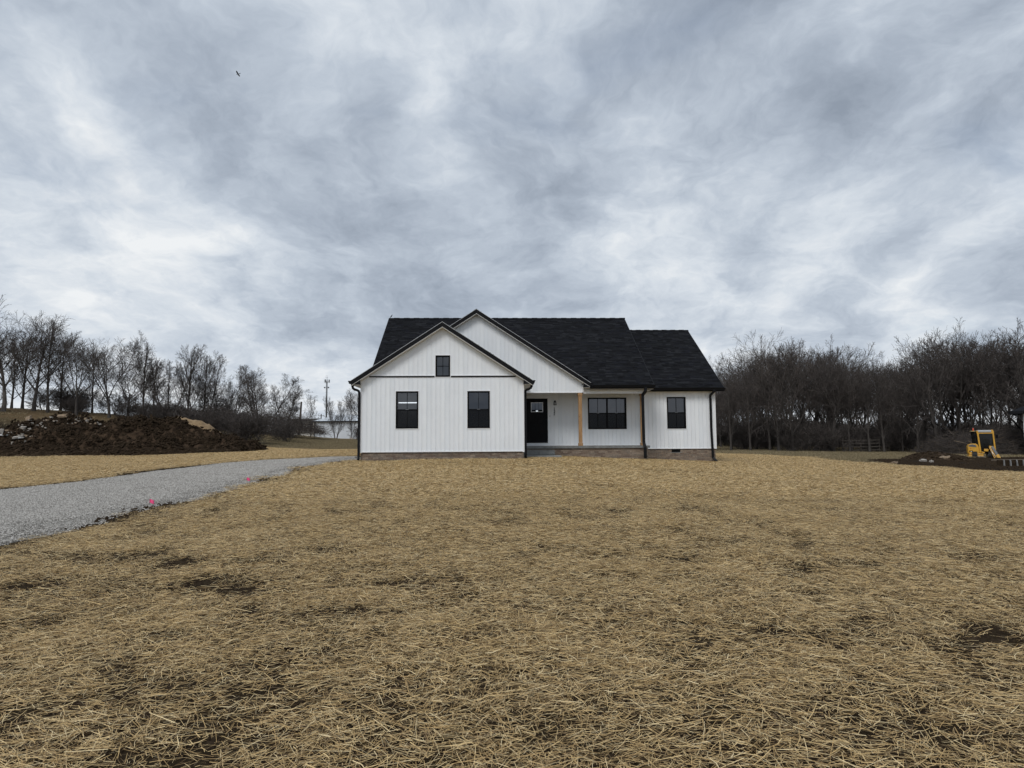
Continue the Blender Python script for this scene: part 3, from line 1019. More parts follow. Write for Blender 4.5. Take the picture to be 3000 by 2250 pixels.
# rakes: black fascia, pale drip edge, white soffit
def rake(ua, za, ub, zb, v, wall_v, flip=1):
    """sloped trim between (ua,za) and (ub,zb) in the plane v"""
    f = MB()
    def strip(mb, t0, t1, va, vb):
        mb.hexa([(ua, va, za - t1), (ub, va, zb - t1), (ub, vb, zb - t1), (ua, vb, za - t1), (ua, va, za - t0), (ub, va, zb - t0), (ub, vb, zb - t0), (ua, vb, za - t0)])
    strip(f, .018, .205, v, v + .03)
    strip(f, .018, .105, v - .012, v)
    fo = f.build('rake_fascia', M['black_metal'], roof_o)
    g = MB(); strip(g, .002, .019, v - .022, v + .03); g.build('drip_edge', M['drip_edge'], roof_o)
    s_ = MB(); strip(s_, .205, .225, v + .005, wall_v + .06); s_.build('rake_soffit', M['soffit'], roof_o)
    k = MB(); strip(k, .225, .262, wall_v - .034, wall_v - .004); k.build('gable_trim', M['soffit'], roof_o)


rake(el, lb_roof(el), W / 2, LB_RIDGE, LB_FRONT, 0)
rake(W / 2, LB_RIDGE, er, lb_roof(er), LB_FRONT, 0)
rake(.6, eg_roof(.6), EG_U, EG_RIDGE, EG_V - .31, EG_V)
rake(EG_U, EG_RIDGE, EG_R, eg_roof(EG_R), EG_V - .31, EG_V)


def side_rake(u, v0, z0, v1, z1, w):
    f = MB()
    f.hexa([(u, v0, z0 - .2), (u + w, v0, z0 - .2), (u + w, v1, z1 - .2), (u, v1, z1 - .2), (u, v0, z0 - .005), (u + w, v0, z0 - .005), (u + w, v1, z1 - .005), (u, v1, z1 - .005)])
    f.build('rake_fascia', M['black_metal'], roof_o)


side_rake(MR_UR - .005, MR_V0, MR_Z0, MR_V1, MR_RIDGE, .02)
side_rake(MR_UL - .015, 3.35, mr_roof(3.35), MR_V1, MR_RIDGE, .02)
side_rake(RW_U1 - .005, RW_V0, RW_Z0, RW_V1, RW_RIDGE, .02)


# eave boxes: the black returns of the gables, soffits, gutters and downspouts
def prism_u(name, poly, v0, v1, m):
    b = MB(); b.prism(poly, v0, v1); return b.build(name, M[m], house)


ze, zg = lb_roof(el), eg_roof(EG_R)
prism_u('eave_return', [(el, ze - .02), (el, ze - .17), (-.0, ze - .17), (.035, ze - .19), (.035, ze + .02), (0, ze + .03)], LB_FRONT + .006, LB_FRONT + .028, 'black_metal')
prism_u('eave_return', [(er, ze - .02), (W, ze + .03), (W - .035, ze + .02), (W - .035, ze - .19), (W, ze - .17), (er, ze - .17)], LB_FRONT + .006, LB_FRONT + .028, 'black_metal')
prism_u('eave_return', [(EG_R, zg - .02), (9.46, zg + .03), (9.43, zg + .02), (9.43, zg - .23), (9.46, zg - .21), (EG_R, zg - .21)], EG_V - .304, EG_V - .282, 'black_metal')
trim('eave_soffit', [(el + .03, -.001, LB_FRONT + .03, 6.0, ze - .19, ze - .172)], 'soffit')
trim('eave_soffit', [(W + .001, er - .03, LB_FRONT + .03, EG_V - .04, ze - .19, ze - .172)], 'soffit')
trim('eave_soffit', [(9.464, EG_R, EG_V - .28, 3.0, zg - .232, zg - .212)], 'soffit')
trim('eave_soffit', [(9.78, MR_UR - .02, MR_V0 + .03, 3.05, MR_Z0 - .20, MR_Z0 - .18)], 'soffit')
trim('eave_soffit', [(12.57, RW_U1 - .02, RW_V0 + .03, RWV + .02, RW_Z0 - .165, RW_Z0 - .145)], 'soffit')
trim('porch_ceiling', [(W + .002, 12.56, EG_V + .0, PV + .02, 2.985, 3.0)], 'soffit')
trim('porch_beam', [(W + .002, 9.40, EG_V + .13, EG_V + .28, 2.888, 2.985)], 'soffit')
trim('porch_beam', [(9.40, 12.19, 3.212, 3.33, 2.858, 2.984)], 'soffit')
trim('porch_beam', [(12.05, 12.19, 3.334, RWV - .03, 2.87, 2.984)], 'soffit')
trim('eave_fascia', [(9.74, MR_UR, MR_V0 + .0, MR_V0 + .02, MR_Z0 - .19, MR_Z0 - .03)], 'black_metal')
trim('eave_fascia', [(12.45, RW_U1, RW_V0 + .0, RW_V0 + .02, RW_Z0 - .19, RW_Z0 - .03)], 'black_metal')

GUT = [(0, 0), (-.115, 0), (-.125, -.012), (-.118, -.03), (-.10, -.05), (-.09, -.09), (-.085, -.115), (0, -.125)]


def gutter(kind, a, b, fixed, z):
    """K-style gutter: along u (front eaves) or along v (side eaves)"""
    g = MB()
    n = len(GUT)
    if kind == 'u':
        v = [(a, fixed + q[0], z + q[1]) for q in GUT] + [(b, fixed + q[0], z + q[1]) for q in GUT]
    else:
        sg = kind
        v = [(fixed - sg * q[0], a, z + q[1]) for q in GUT] + [(fixed - sg * q[0], b, z + q[1]) for q in GUT]
    g.add(v, [tuple(range(n)), tuple(range(2 * n - 1, n - 1, -1))] + [(i, (i + 1) % n, (i + 1) % n + n, i + n) for i in range(n)])
    return g.build('gutter', M['black_metal'], house)


gutter('u', 9.84, MR_UR + .03, MR_V0 - .002, MR_Z0 - .025)
gutter('u', 12.34, RW_U1 + .03, RW_V0 - .002, RW_Z0 - .02)
gutter(-1, LB_FRONT + .0, 6.0, el + .0, ze - .02)
gutter(1, LB_FRONT + .0, EG_V - .32, er, ze - .02)
gutter(1, EG_V - .30, MR_V0 + .0 + .2, EG_R, zg - .05)


def downspout(pts, w=.105):
    b = MB()
    for p, q in zip(pts, pts[1:]):
        p, q = Vector(p), Vector(q)
        e = (q - p).normalized() * .02
        b.bar(p - e, q + e, w, w * .75, up=(0, 1, 0) if abs((q - p).normalized().y) < .7 else (0, 0, 1))
    return b.build('downspout', M['black_metal'], house, bevel=.012)


def arc_spout(pts, w=.05):
    b = MB(); b.tube(pts, w, 8); return b.build('downspout', M['black_metal'], house, smooth=True)


arc_spout([(-.30, -.12, ze - .13), (-.305, -.12, ze - .24), (-.28, -.12, ze - .31), (-.22, -.12, ze - .355), (-.12, -.12, ze - .385), (-.06, -.11, ze - .42), (-.035, -.10, ze - .49), (-.035, -.08, 2.3), (-.035, -.08, .2), (-.035, -.09, .05), (-.05, -.12, .02)])
arc_spout([(er - .03, -.12, ze - .13), (er - .02, -.12, ze - .24), (er - .05, -.12, ze - .31), (W + .2, -.10, ze - .355), (W + .11, -.08, ze - .385), (W + .065, -.06, ze - .42), (W + .05, -.03, ze - .49), (W + .05, .0, 2.3), (W + .05, .0, .2), (W + .05, -.01, .04)])
downspout([(12.22, 2.58, MR_Z0 - .14), (12.22, 2.58, 2.92), (12.13, 2.80, 2.76), (12.13, 2.80, 2.0), (12.13, 2.76, .62), (12.16, 2.66, .40), (12.16, 2.66, -.06)], .125)
downspout([(15.80, 3.99, RW_Z0 - .14), (15.80, 3.99, 2.99), (15.72, 4.31, 2.83), (15.72, 4.31, 1.2), (15.76, 4.30, -.12), (15.88, 4.12, -.30)])


# porch: concrete deck on a brick base, steps and cedar posts
SLAB_V = 2.80
b = MB(); b.box(W + .005, 12.42, SLAB_V, PV + .0, .375, .482); porch = b.build('porch_deck', M['step_concrete'], house, bevel=.008)
b = MB(); b.box(W + .09, 8.09, 2.42, SLAB_V + .05, .10, .30); b.build('porch_step', M['step_concrete'], house, bevel=.01)
b = MB(); b.box(W + .06, 8.30, 1.55, 2.46, -.12, .085); b.build('entry_pad', M['concrete'], house, bevel=.01)


def post(u, v):
    p = MB(); p.box(u - .079, u + .079, v, v + .16, .62, 2.76); po = p.build('porch_post', M['cedar'], house, bevel=.008)
    q = MB(); q.box(u - .1, u + .1, v - .022, v + .182, .484, .615); q.build('post_base', M['cedar'], po, bevel=.01)
    q = MB(); q.box(u - .1, u + .1, v - .022, v + .182, 2.74, 2.872); q.build('post_cap', M['cedar'], po, bevel=.01)
    for k in range(7):
        r = random.Random(k * 7 + int(u * 10))
        uu, zz, rr = u + r.uniform(-.06, .06), r.uniform(.7, 2.6), r.uniform(.008, .018)
        kn = MB(); kn.tube([(uu, v - .0025, zz), (uu, v + .004, zz)], rr, 7); kn.build('knot', M['knot'], po)


post(9.312, 2.92)
post(12.195, 3.18)

# brick base: every brick of the fronts
fm = MB()
fm.box(.03, W - .03, .035, .14, -.5, ZS - .001); fm.box(.035, .13, .14, 15.0, -.5, ZS - .001)
fm.box(W - .10, 12.33, SLAB_V + .075, SLAB_V + .16, -.6, .374); fm.box(12.24, 12.33, SLAB_V + .16, 4.44, -.6, .374)
fm.box(12.3, 15.93, RWV + .035, RWV + .13, -.9, ZS - .001); fm.box(15.84, 15.93, RWV + .13, 14.8, -.9, ZS - .001); fm.box(.13, 15.84, 14.7, 14.78, -.9, ZS - .001)
found = fm.build('foundation', M['mortar'], house)
BRK = []
def bricks(u0, u1, v, ztop, zfloor, skip=None, axis_='u'):
    r = random.Random(int(u0 * 10) + 5)
    j, z = 0, ztop
    while z > zfloor:
        x = u0 - (.105 if j % 2 else 0)
        while x < u1:
            a, c = max(u0, x + .005), min(u1, x + .2 - .005)
            x += .2
            if c - a > .03 and not (skip and skip((a + c) / 2, z - .03)):
                BRK.append((a, c, v + r.uniform(-.003, .003), z - .058, z, r.randrange(5), axis_))
        z -= .068; j += 1
VENT = (13.83, 14.235, .138, .29)
bricks(.03, W - .03, .025, ZS - .008, -.06)
bricks(8.10, 12.33, SLAB_V + .065, .372, -.16)
bricks(12.34, 15.93, RWV + .025, ZS - .008, -.42, lambda u, z: VENT[0] - .03 < u < VENT[1] + .03 and z > VENT[2] - .03)
BRK.sort(key=lambda q: -(q[3] + q[4]) + (q[2] > 4) * -1.0)
brm = [M['brick_%d' % i] for i in range(5)]
loose = MB()
for i, (a, c, v, zl, zh, tone, _) in enumerate(BRK):
    if i < 296:
        b = MB(); b.box(a, c, v, v + .05, zl, zh); b.build('brick', brm[tone], found)
    else:
        loose.box(a, c, v, v + .05, zl, zh, tone)
for z_ in np.arange(ZS - .008, -.5, -.068):       # returns of the side walls
    for k in range(70):
        loose.box(.024, .06, .15 + k * .2, .34 + k * .2, z_ - .058, z_, k % 5)
        loose.box(15.90, 15.936, RWV + .14 + k * .15, RWV + .28 + k * .15, z_ - .058, z_, (k * 3) % 5)
tag(loose.build('brick_courses', brm, found), kind='stuff')
b = MB(); b.box(VENT[0], VENT[1], RWV + .012, RWV + .03, VENT[2], VENT[3])
vent = b.build('crawl_vent', M['black_frame'], house)
b = MB()
for k in range(5):
    z = VENT[2] + .02 + k * .026
    b.hexa([(VENT[0] + .02, RWV + .001, z), (VENT[1] - .02, RWV + .001, z), (VENT[1] - .02, RWV + .012, z + .01), (VENT[0] + .02, RWV + .012, z + .01),
            (VENT[0] + .02, RWV + .001, z + .004), (VENT[1] - .02, RWV + .001, z + .004), (VENT[1] - .02, RWV + .012, z + .014), (VENT[0] + .02, RWV + .012, z + .014)])
b.build('louvre', M['black_metal'], vent)
b = MB(); b.box(VENT[0] - .01, VENT[1] + .01, RWV + .0, RWV + .03, VENT[2] - .016, VENT[2] - .001); b.build('vent_sill', M['concrete'], vent)

# ------------------------------------------------------------------ bare trees
def polyline(rs, p, d, L, n, wander, lift):
    pts = [p.copy()]
    for i in range(n):
        d = (d + Vector((rs.gauss(0, wander), rs.gauss(0, wander), rs.gauss(0, wander) + lift))).normalized()
        p = p + d * (L / n)
        pts.append(p.copy())
    return pts, d


def grow(rs, mbs, p, d, L, r, lvl, spec):
    n = (6, 5, 4, 3, 3, 2)[min(lvl, 5)]
    pts, dl = polyline(rs, p, d, L, n, spec['wander'][min(lvl, 4)], spec['lift'][min(lvl, 4)])
    tip = max(spec['tip'], r * (.42 if lvl < 2 else .35))
    rad = [r + (tip - r) * (i / n) for i in range(n + 1)]
    if lvl == 0:
        rad[0] *= 1.45
    mb = mbs[0] if lvl < 2 else mbs[1]
    mb.tube(pts, rad, (7, 5, 4, 3, 3, 3)[min(lvl, 5)], cap=False)
    if lvl >= spec['levels']:
        return
    k = spec['kids'][lvl]
    k = max(1, int(round(k * rs.uniform(.8, 1.2))))
    az = rs.uniform(0, 6.28)
    for i in range(k):
        f = spec['from'][lvl] + (1 - spec['from'][lvl]) * ((i + rs.uniform(.1, .9)) / k)
        x = min(f * n, n - 1e-4); j = int(x)
        q = pts[j].lerp(pts[j + 1], x - j)
        ax = (pts[j + 1] - pts[j]).normalized()
        az += 2.4 + rs.uniform(-.5, .5)
        s_ = ax.cross(Vector((math.cos(az), math.sin(az), .13))).normalized()
        ang = math.radians(rs.uniform(*spec['angle'][min(lvl, 3)]))
        nd = (ax * math.cos(ang) + s_ * math.sin(ang)).normalized()
        rr = rad[j] + (rad[j + 1] - rad[j]) * (x - j)
        fall = 1 - .32 * (f - spec['from'][lvl]) / (1.001 - spec['from'][lvl])
        grow(rs, mbs, q, nd, L * spec['ratio'][lvl] * fall * rs.uniform(.8, 1.2), max(spec['tip'], rr * spec['rr']), lvl + 1, spec)
    if lvl < 3:
        grow(rs, mbs, pts[-1], dl, L * spec['ratio'][lvl] * (.5 if lvl == 0 else .55), rad[-1], lvl + 1, spec)


SPECS = {
    'spread': dict(levels=4, kids=(5, 9, 7, 5), ratio=(2.1, .46, .52, .5), angle=((16, 40), (26, 48), (25, 48), (22, 45)), wander=(.05, .07, .10, .13, .15), lift=(.02, .035, .05, .04, .03), tip=.0062, rr=.56, trunk=(2.3, .125)),
    'tall': dict(levels=4, kids=(15, 6, 5, 4), ratio=(.36, .52, .52, .5), angle=((22, 42), (25, 45), (25, 45), (22, 45)), wander=(.03, .07, .10, .14, .15), lift=(.02, .08, .07, .05, .03), tip=.0062, rr=.46, trunk=(7.0, .095)),
    'wood': dict(levels=4, kids=(8, 8, 6, 5), ratio=(1.05, .48, .52, .5), angle=((18, 55), (28, 55), (28, 52), (25, 50)), wander=(.06, .11, .15, .18, .2), lift=(.02, .05, .05, .04, .02), tip=.0070, rr=.52, trunk=(3.9, .125)),
    'brush': dict(levels=3, kids=(8, 6, 4), ratio=(.55, .55, .5), angle=((20, 50), (25, 55), (25, 55), (25, 55)), wander=(.10, .15, .18, .2, .2), lift=(.03, .04, .03, .02, .0), tip=.0065, rr=.55, trunk=(1.9, .024)),
}
SPECS['spread']['from'] = (.62, .24, .15, .1)
SPECS['brush']['from'] = (.12, .15, .1)
SPECS['tall']['from'] = (.16, .2, .15, .1)
SPECS['wood']['from'] = (.20, .20, .15, .1)
PROTO = {}


def tree_proto(key, kind, seed, stems=1, spread=0.0):
    rs = random.Random(seed)
    a, b = MB(), MB()
    sp_ = SPECS[kind]
    for k in range(stems):
        az = rs.uniform(0, 6.28)
        tl = spread * rs.uniform(.3, 1)
        d = Vector((math.cos(az) * tl, math.sin(az) * tl, 1)).normalized()
        p = Vector((math.cos(az), math.sin(az), 0)) * (spread * .5 * (stems > 1) * rs.random())
        grow(rs, (a, b), p + Vector((0, 0, -.25)), d, sp_['trunk'][0] * rs.uniform(.85, 1.1), sp_['trunk'][1] * (.8 if stems > 1 else 1) * rs.uniform(.85, 1.15), 0, sp_)
    ma, mb_ = a.mesh(key + '_trunk', M['grey_bark' if seed % 3 == 1 else 'bark']), b.mesh(key + '_crown', M['twig'])
    ma.polygons.foreach_set('use_smooth', [True] * len(ma.polygons))
    top = float(np.percentile([v[2] for v in b.v], 97))
    PROTO[key] = (ma, mb_, top)


for i in range(3):
    tree_proto('spread%d' % i, 'spread', 100 + i, 1)
    tree_proto('wood%d' % i, 'wood', 300 + i, 1)
for i in range(2):
    tree_proto('tall%d' % i, 'tall', 200 + i, 1)
    tree_proto('multi%d' % i, 'tall', 400 + i, 4, .45)
    tree_proto('brush%d' % i, 'brush', 500 + i, 9, .7)
tree_proto('fork0', 'spread', 611, 2, .35)


def plant(key, name, x, y, height, rot, label, cat='tree', group=None, tilt=0.0, z=None, wide=1.0):
    ma, mb_, top = PROTO[key]
    s_ = height / top
    zz = float(base_h(x, y)) if z is None else z
    o = thing(name, label, cat, (x, y, zz - .05), rot, group)
    o.scale = (s_ * wide, s_ * wide, s_)
    o.rotation_euler = (tilt, tilt * .4, rot)
    link(bpy.data.objects.new('trunk', ma), o)
    link(bpy.data.objects.new('crown', mb_), o)
    return o


def plant_px(key, name, px, top_py, Y, rot, label, **kw):
    p = at(px, 1250, Y)
    g = float(base_h(p.x, Y))
    h = at(px, top_py, Y).z - g
    return plant(key, name, p.x, Y, max(.8, h), rot, label, **kw)


rt = random.Random(5)
# row on the bank behind the heap
LOOK = {'spread': 'wide-crowned', 'tall': 'slender upright', 'wood': 'crooked-limbed', 'multi': 'many-stemmed', 'fork': 'fork-trunked'}
look = lambda k: LOOK[k.rstrip('0123456789')]
ROW = [('spread0', 5, 900, 60), ('tall0', 62, 985, 66), ('spread2', 95, 955, 63), ('tall1', 138, 945, 62), ('spread1', 222, 972, 61), ('spread2', 318, 1000, 62), ('tall0', 268, 1030, 70), ('tall0', 175, 1000, 68),
       ('tall1', 420, 1010, 62), ('spread0', 375, 1050, 69), ('multi0', 492, 1018, 63), ('tall0', 548, 1012, 64), ('multi1', 590, 1045, 66), ('tall1', 450, 1060, 70), ('multi0', 640, 1098, 68), ('spread0', 690, 1120, 70), ('spread1', -70, 930, 62), ('tall1', 30, 990, 70)]
for i, (k, px, tp, Y) in enumerate(ROW):
    plant_px(k, 'bare_tree', px, tp, Y, rt.uniform(0, 6.28), look(k) + ' bare tree in the row on the bank behind the dirt heap', group='trees on the bank behind the dirt heap', wide=rt.uniform(1.0, 1.3))
plant_px('multi1', 'bare_tree', 768, 1082, 78, 1.0, 'broad rounded bare tree of many stems rising behind the brush pile', wide=1.45)
plant_px('multi0', 'bare_tree', 832, 1130, 80, 2.2, 'lower dense bare tree beside the leaning utility pole', wide=1.0)
for i in range(34):
    px = rt.uniform(-60, 860)
    Y = rt.uniform(58, 72)
    p = at(px, 1250, Y)
    plant('brush%d' % (i % 2), 'shrub', p.x, Y, rt.uniform(1.2, 2.7), rt.uniform(0, 6.28), 'tangled leafless shrub of the undergrowth on the bank', 'shrub', 'undergrowth on the bank', wide=rt.uniform(1.0, 1.5))
# thin trees before the white shed
for key, px, tp, Y, lab, wd in (('tall0', 911, 1157, 92, 'slender bare tree standing between the utility pole and the shed', .9), ('multi0', 985, 1160, 96, 'bare tree with upright branches before the white shed wall', .8),
                                ('tall1', 1029, 1172, 98, 'thin young bare tree by the white rock before the shed', .8), ('spread2', 1062, 1145, 90, 'bare tree partly hidden behind the house corner', .8)):
    plant_px(key, 'bare_tree', px, tp, Y, rt.uniform(0, 6), lab, wide=wd)
plant_px('brush0', 'shrub', 1046, 1250, 95, 1.0, 'small leafy dark bush by the shed wall', cat='shrub')

# the wood on the right
def wood_top(px):
    return float(np.interp(px, [2060, 2110, 2160, 2210, 2250, 2330, 2380, 2450, 2490, 2530, 2580, 2640, 2700, 2740, 2790, 2830, 2870, 2920, 2960, 3000, 3100],
                           [1122, 1104, 1076, 1044, 1014, 1008, 1016, 1028, 1045, 1062, 1066, 1062, 1052, 1020, 985, 990, 968, 1000, 1005, 972, 960]))


kk = 0
for row, (Y, step) in enumerate(((67, 52), (75, 42), (86, 54), (100, 80))):
    px = 2078 + row * 13
    while px < 3080:
        q = px + rt.uniform(-22, 22)
        key = rt.choice(['wood0', 'wood1', 'wood2', 'tall1', 'spread1', 'tall0', 'fork0', 'tall0'])
        tp = wood_top(q) + (rt.uniform(0, 34) if row < 2 else rt.uniform(14, 60))
        plant_px(key, 'bare_tree', q, tp, Y + rt.uniform(-3, 3), rt.uniform(0, 6.28), look(key) + (' bare tree at the near edge of the wood beyond the lawn' if row < 2 else ' bare tree deeper in the dense wood beyond the lawn'), group='trees of the wood beyond the lawn', tilt=rt.uniform(-.06, .06), wide=rt.uniform(.75, 1.05))
        px += step * (1.0 if px < 2690 or row < 1 else 1.55)
        kk += 1
for i in range(48):
    px = rt.uniform(2090, 3060)
    Y = rt.uniform(65, 92)
    p = at(px, 1250, Y)
    plant('brush%d' % (i % 2), 'shrub', p.x, Y, rt.uniform(1.5, 3.4), rt.uniform(0, 6.28), 'leafless thicket shrub growing under the trees of the wood', 'shrub', 'thicket under the wood', wide=rt.uniform(.9, 1.4))

for i in range(44):
    px = rt.uniform(2080, 3080)
    Y = rt.uniform(92, 116)
    p = at(px, 1250, Y)
    plant('brush%d' % (i % 2), 'shrub', p.x, Y, rt.uniform(2.4, 4.4), rt.uniform(0, 6.28), 'tall leafless shrub in the hedge at the back of the wood', 'shrub', 'hedge behind the wood', wide=rt.uniform(1.1, 1.6))

# ------------------------------------------------------------------ heaps of earth and rubble
def heap(name, f, x0, x1, y0, y1, step, mat, label):
    me, co = grid_mesh(name, np.arange(x0, x1, step), np.arange(y0, y1, step), lambda x, y: base_h(x, y) + f(x, y), M[mat], keep=lambda c: f(c[:, 0], c[:, 1]) > -.20)
    return tag(link(bpy.data.objects.new(name, me)), label, 'dirt pile')


heap('dirt_pile', mound_left, -48, -15, 38, 55, .13, 'dirt_dark', 'long heap of dark excavated earth strewn with rubble beyond the drive')
heap('dirt_pile', mound_right, 22, 44, 38, 51, .18, 'dirt_dark', 'low heap of freshly dug dark soil beside the yellow excavator')
heap('dirt_pile', mound_tan, -32, -21, 48, 60, .20, 'dirt_tan', 'small mound of tan clay behind the dark earth heap')


def chunk_mesh(name, seed, mat, sub=2, jag=.35):
    rs = random.Random(seed)
    import bmesh
    bm = bmesh.new()
    bmesh.ops.create_cube(bm, size=1)
    bmesh.ops.subdivide_edges(bm, edges=bm.edges[:], cuts=1, use_grid_fill=True)
    for v in bm.verts:
        v.co = v.co * (1 + rs.uniform(-jag, jag) * .6) + Vector((rs.uniform(-.1, .1), rs.uniform(-.1, .1), rs.uniform(-.1, .1)))
        if v.co.length > .72:
            v.co *= rs.uniform(.78, .95)
    me = bpy.data.meshes.new(name)
    bm.to_mesh(me); bm.free()
    me.materials.append(M[mat])
    return me


CH = [chunk_mesh('rubble_chunk', 40 + i, 'rubble') for i in range(4)]
CHT = [chunk_mesh('tan_chunk', 60 + i, 'rubble_tan') for i in range(2)]
BLK = chunk_mesh('white_block', 77, 'white_block', jag=.08)


def rubble(px, py, wpx, hpx, me, label, group=None, name='rubble', flat=1.0):
    x, Y = march(px, py, surface, 30, 90)
    k = Y / F_PX
    o = link(bpy.data.objects.new(name, me))
    o.location = (x, Y, float(surface(np.array(x), np.array(Y))) + hpx * k * .12)
    o.scale = (wpx * k * .85, max(wpx, hpx) * k * .6, hpx * k * .95)
    r = random.Random(int(px * 7 + py))
    o.rotation_euler = (r.uniform(-.3, .3) * flat, r.uniform(-.3, .3) * flat, r.uniform(-.6, .6) * flat)
    return tag(o, label, 'rubble', group)


g0 = lambda x, y: (x / 8.51, 1180 + y / 8.51)
rubble(*g0(1580, 380), 33, 11, CHT[0], 'large flat tan stone slab on the crest of the dirt heap', name='stone_slab', flat=.3)
rubble(*g0(470, 875), 28, 7, BLK, 'white rectangular concrete block lying at the foot of the dirt heap', name='concrete_block', flat=.25)
rubble(*g0(110, 885), 30, 6, BLK, 'long white concrete piece beside a grey slab at the heap end', name='concrete_block', flat=.25)
rubble(*g0(30, 770), 13, 15, CH[1], 'upright blue-grey broken slab at the end of the heap', name='stone_slab')
for i, (x, y, w, h) in enumerate([(720, 440, 17, 20), (540, 610, 20, 13), (570, 690, 18, 11), (780, 560, 13, 9), (930, 530, 11, 5), (930, 600, 8, 4), (1060, 630, 7, 4), (1130, 640, 7, 4), (1370, 475, 12, 4), (1170, 510, 14, 9),
                                  (1890, 325, 10, 5), (1790, 335, 12, 5), (450, 725, 9, 4), (690, 800, 10, 8), (850, 848, 10, 4), (310, 800, 9, 5), (640, 890, 11, 7), (450, 955, 30, 6), (600, 975, 18, 4), (2060, 430, 8, 5),
                                  (2130, 475, 9, 6), (2180, 425, 7, 5), (1960, 395, 9, 4), (1280, 410, 13, 4), (560, 510, 10, 8), (740, 480, 12, 10), (1460, 390, 9, 5), (1350, 500, 10, 4), (300, 870, 9, 4), (180, 700, 14, 5), (750, 770, 8, 4), (2250, 440, 8, 5), (2330, 470, 9, 5), (2420, 520, 8, 5)]):
    rubble(*g0(x, y), w, h, (CH + CHT)[i % 5 if i % 4 else 4], 'chunk of pale broken concrete or stone on the dark dirt heap', 'rubble on the dirt heap')
rr_ = random.Random(8)
for i in range(70):
    t_ = rr_.random()
    px = 20 + 330 * t_ if i % 3 else rr_.uniform(0, 130)
    py = float(np.interp(px, [0, 60, 120, 190, 260, 310, 380], [1262, 1250, 1238, 1229, 1236, 1242, 1232])) + abs(rr_.gauss(3, 6)) + (rr_.uniform(0, 45) if px < 110 else 0)
    w_ = rr_.choice([3, 4, 5, 6, 9])
    rubble(px, py, w_, w_ * rr_.uniform(.4, .8), (CH + CHT)[i % 6], 'chunk of pale broken concrete or stone on the dark dirt heap', 'rubble on the dirt heap')
rubble(*g0(308, 1060), 6, 8, CH[2], 'small pale stone standing on the flat soil before the heap', name='stone')
rubble(*g0(1060, 1090), 8, 5, CHT[1], 'small pinkish stone lying on the soil before the heap', name='stone')
rubble(2769, 1343, 30, 11, CHT[0], 'large pale tan rock on the soil heap by the excavator', name='rock', flat=.4)
rubble(2729, 1356, 12, 13, CH[2], 'pointed pale rock lower on the soil heap by the excavator', name='rock')
rubble(2704, 1353, 19, 13, CH[3], 'brownish flat rock half sunk in the soil heap by the excavator', name='rock')
rubble(2620, 1357, 22, 7, CHT[1], 'earth-covered rock at the low end of the soil heap', name='rock')
p = at(1030, 1285, 88)
o = link(bpy.data.objects.new('rock', CH[0])); o.location = (p.x, 88, float(base_h(p.x, 88)) + .12); o.scale = (.45, .4, .4)
tag(o, 'round white rock in the grass at the foot of a thin tree', 'rock')

# brush piles
def brush_pile(name, cx, cy, rx, ry, h, n, label, seed, mat='twig', logs=5):
    rs = random.Random(seed)
    root = thing(name, label, 'brush pile', (cx, cy, float(base_h(cx, cy))))
    for m_, cnt in ((mat, int(n * 1.7)), ('pale_twig', n // 4)):
        b = MB()
        for i in range(cnt):
            a, r = rs.uniform(0, 6.28), math.sqrt(rs.random())
            x, y = rx * r * math.cos(a), ry * r * math.sin(a)
            hh = h * (1 - r * r) ** .8 * (.75 + .5 * rs.random())
            p = Vector((x, y, rs.uniform(0, 1) ** .6 * hh))
            d = Vector((rs.gauss(0, 1), rs.gauss(0, .8), rs.gauss(.1, .45))).normalized()
            L = rs.uniform(.5, 2.3)
            pts, _ = polyline(rs, p - d * L / 2, d, L, 3, .2, 0)
            r0 = rs.uniform(.006, .019) * (1.25 if m_ != mat else 1)
            b.tube(pts, [r0, r0 * .8, r0 * .6, r0 * .35], 3, cap=False)
        b.build('branch_tangle', M[m_], root)
    for i in range(logs):
        a = rs.uniform(0, 6.28)
        p = Vector((rx * .8 * rs.uniform(-1, 1), -ry * .5 * rs.random(), h * rs.uniform(.15, .6)))
        d = Vector((math.cos(a), -.3, rs.uniform(-.1, .5))).normalized()
        b = MB(); b.tube([p - d * 1.1, p + Vector((0, 0, .08)), p + d * 1.2], [.055, .05, .03], 6); b.build('log', M['dry_wood'], root, smooth=True)
    return root


q = at(775, 1270, 73)
brush_pile('brush_pile', q.x, 73, 6.6, 2.6, 2.4, 2300, 'big heap of cut branches and logs below the broad rounded tree', 3, logs=9)
q = at(560, 1270, 70)
brush_pile('brush_pile', q.x + .5, 66, 4.0, 2.2, 1.7, 900, 'lower tangle of cut twigs between the clay mound and the big branch heap', 4, logs=3)
q = at(2900, 1300, 62)
brush_pile('brush_pile', q.x, 61, 4.2, 2.2, 2.1, 1500, 'heap of felled branches behind the yellow excavator', 5, logs=7)
q = at(2800, 1300, 63)
brush_pile('brush_pile', q.x, 63, 3.6, 2.0, 1.9, 900, 'brown twig heap at the edge of the wood beside the excavator', 6, logs=2)

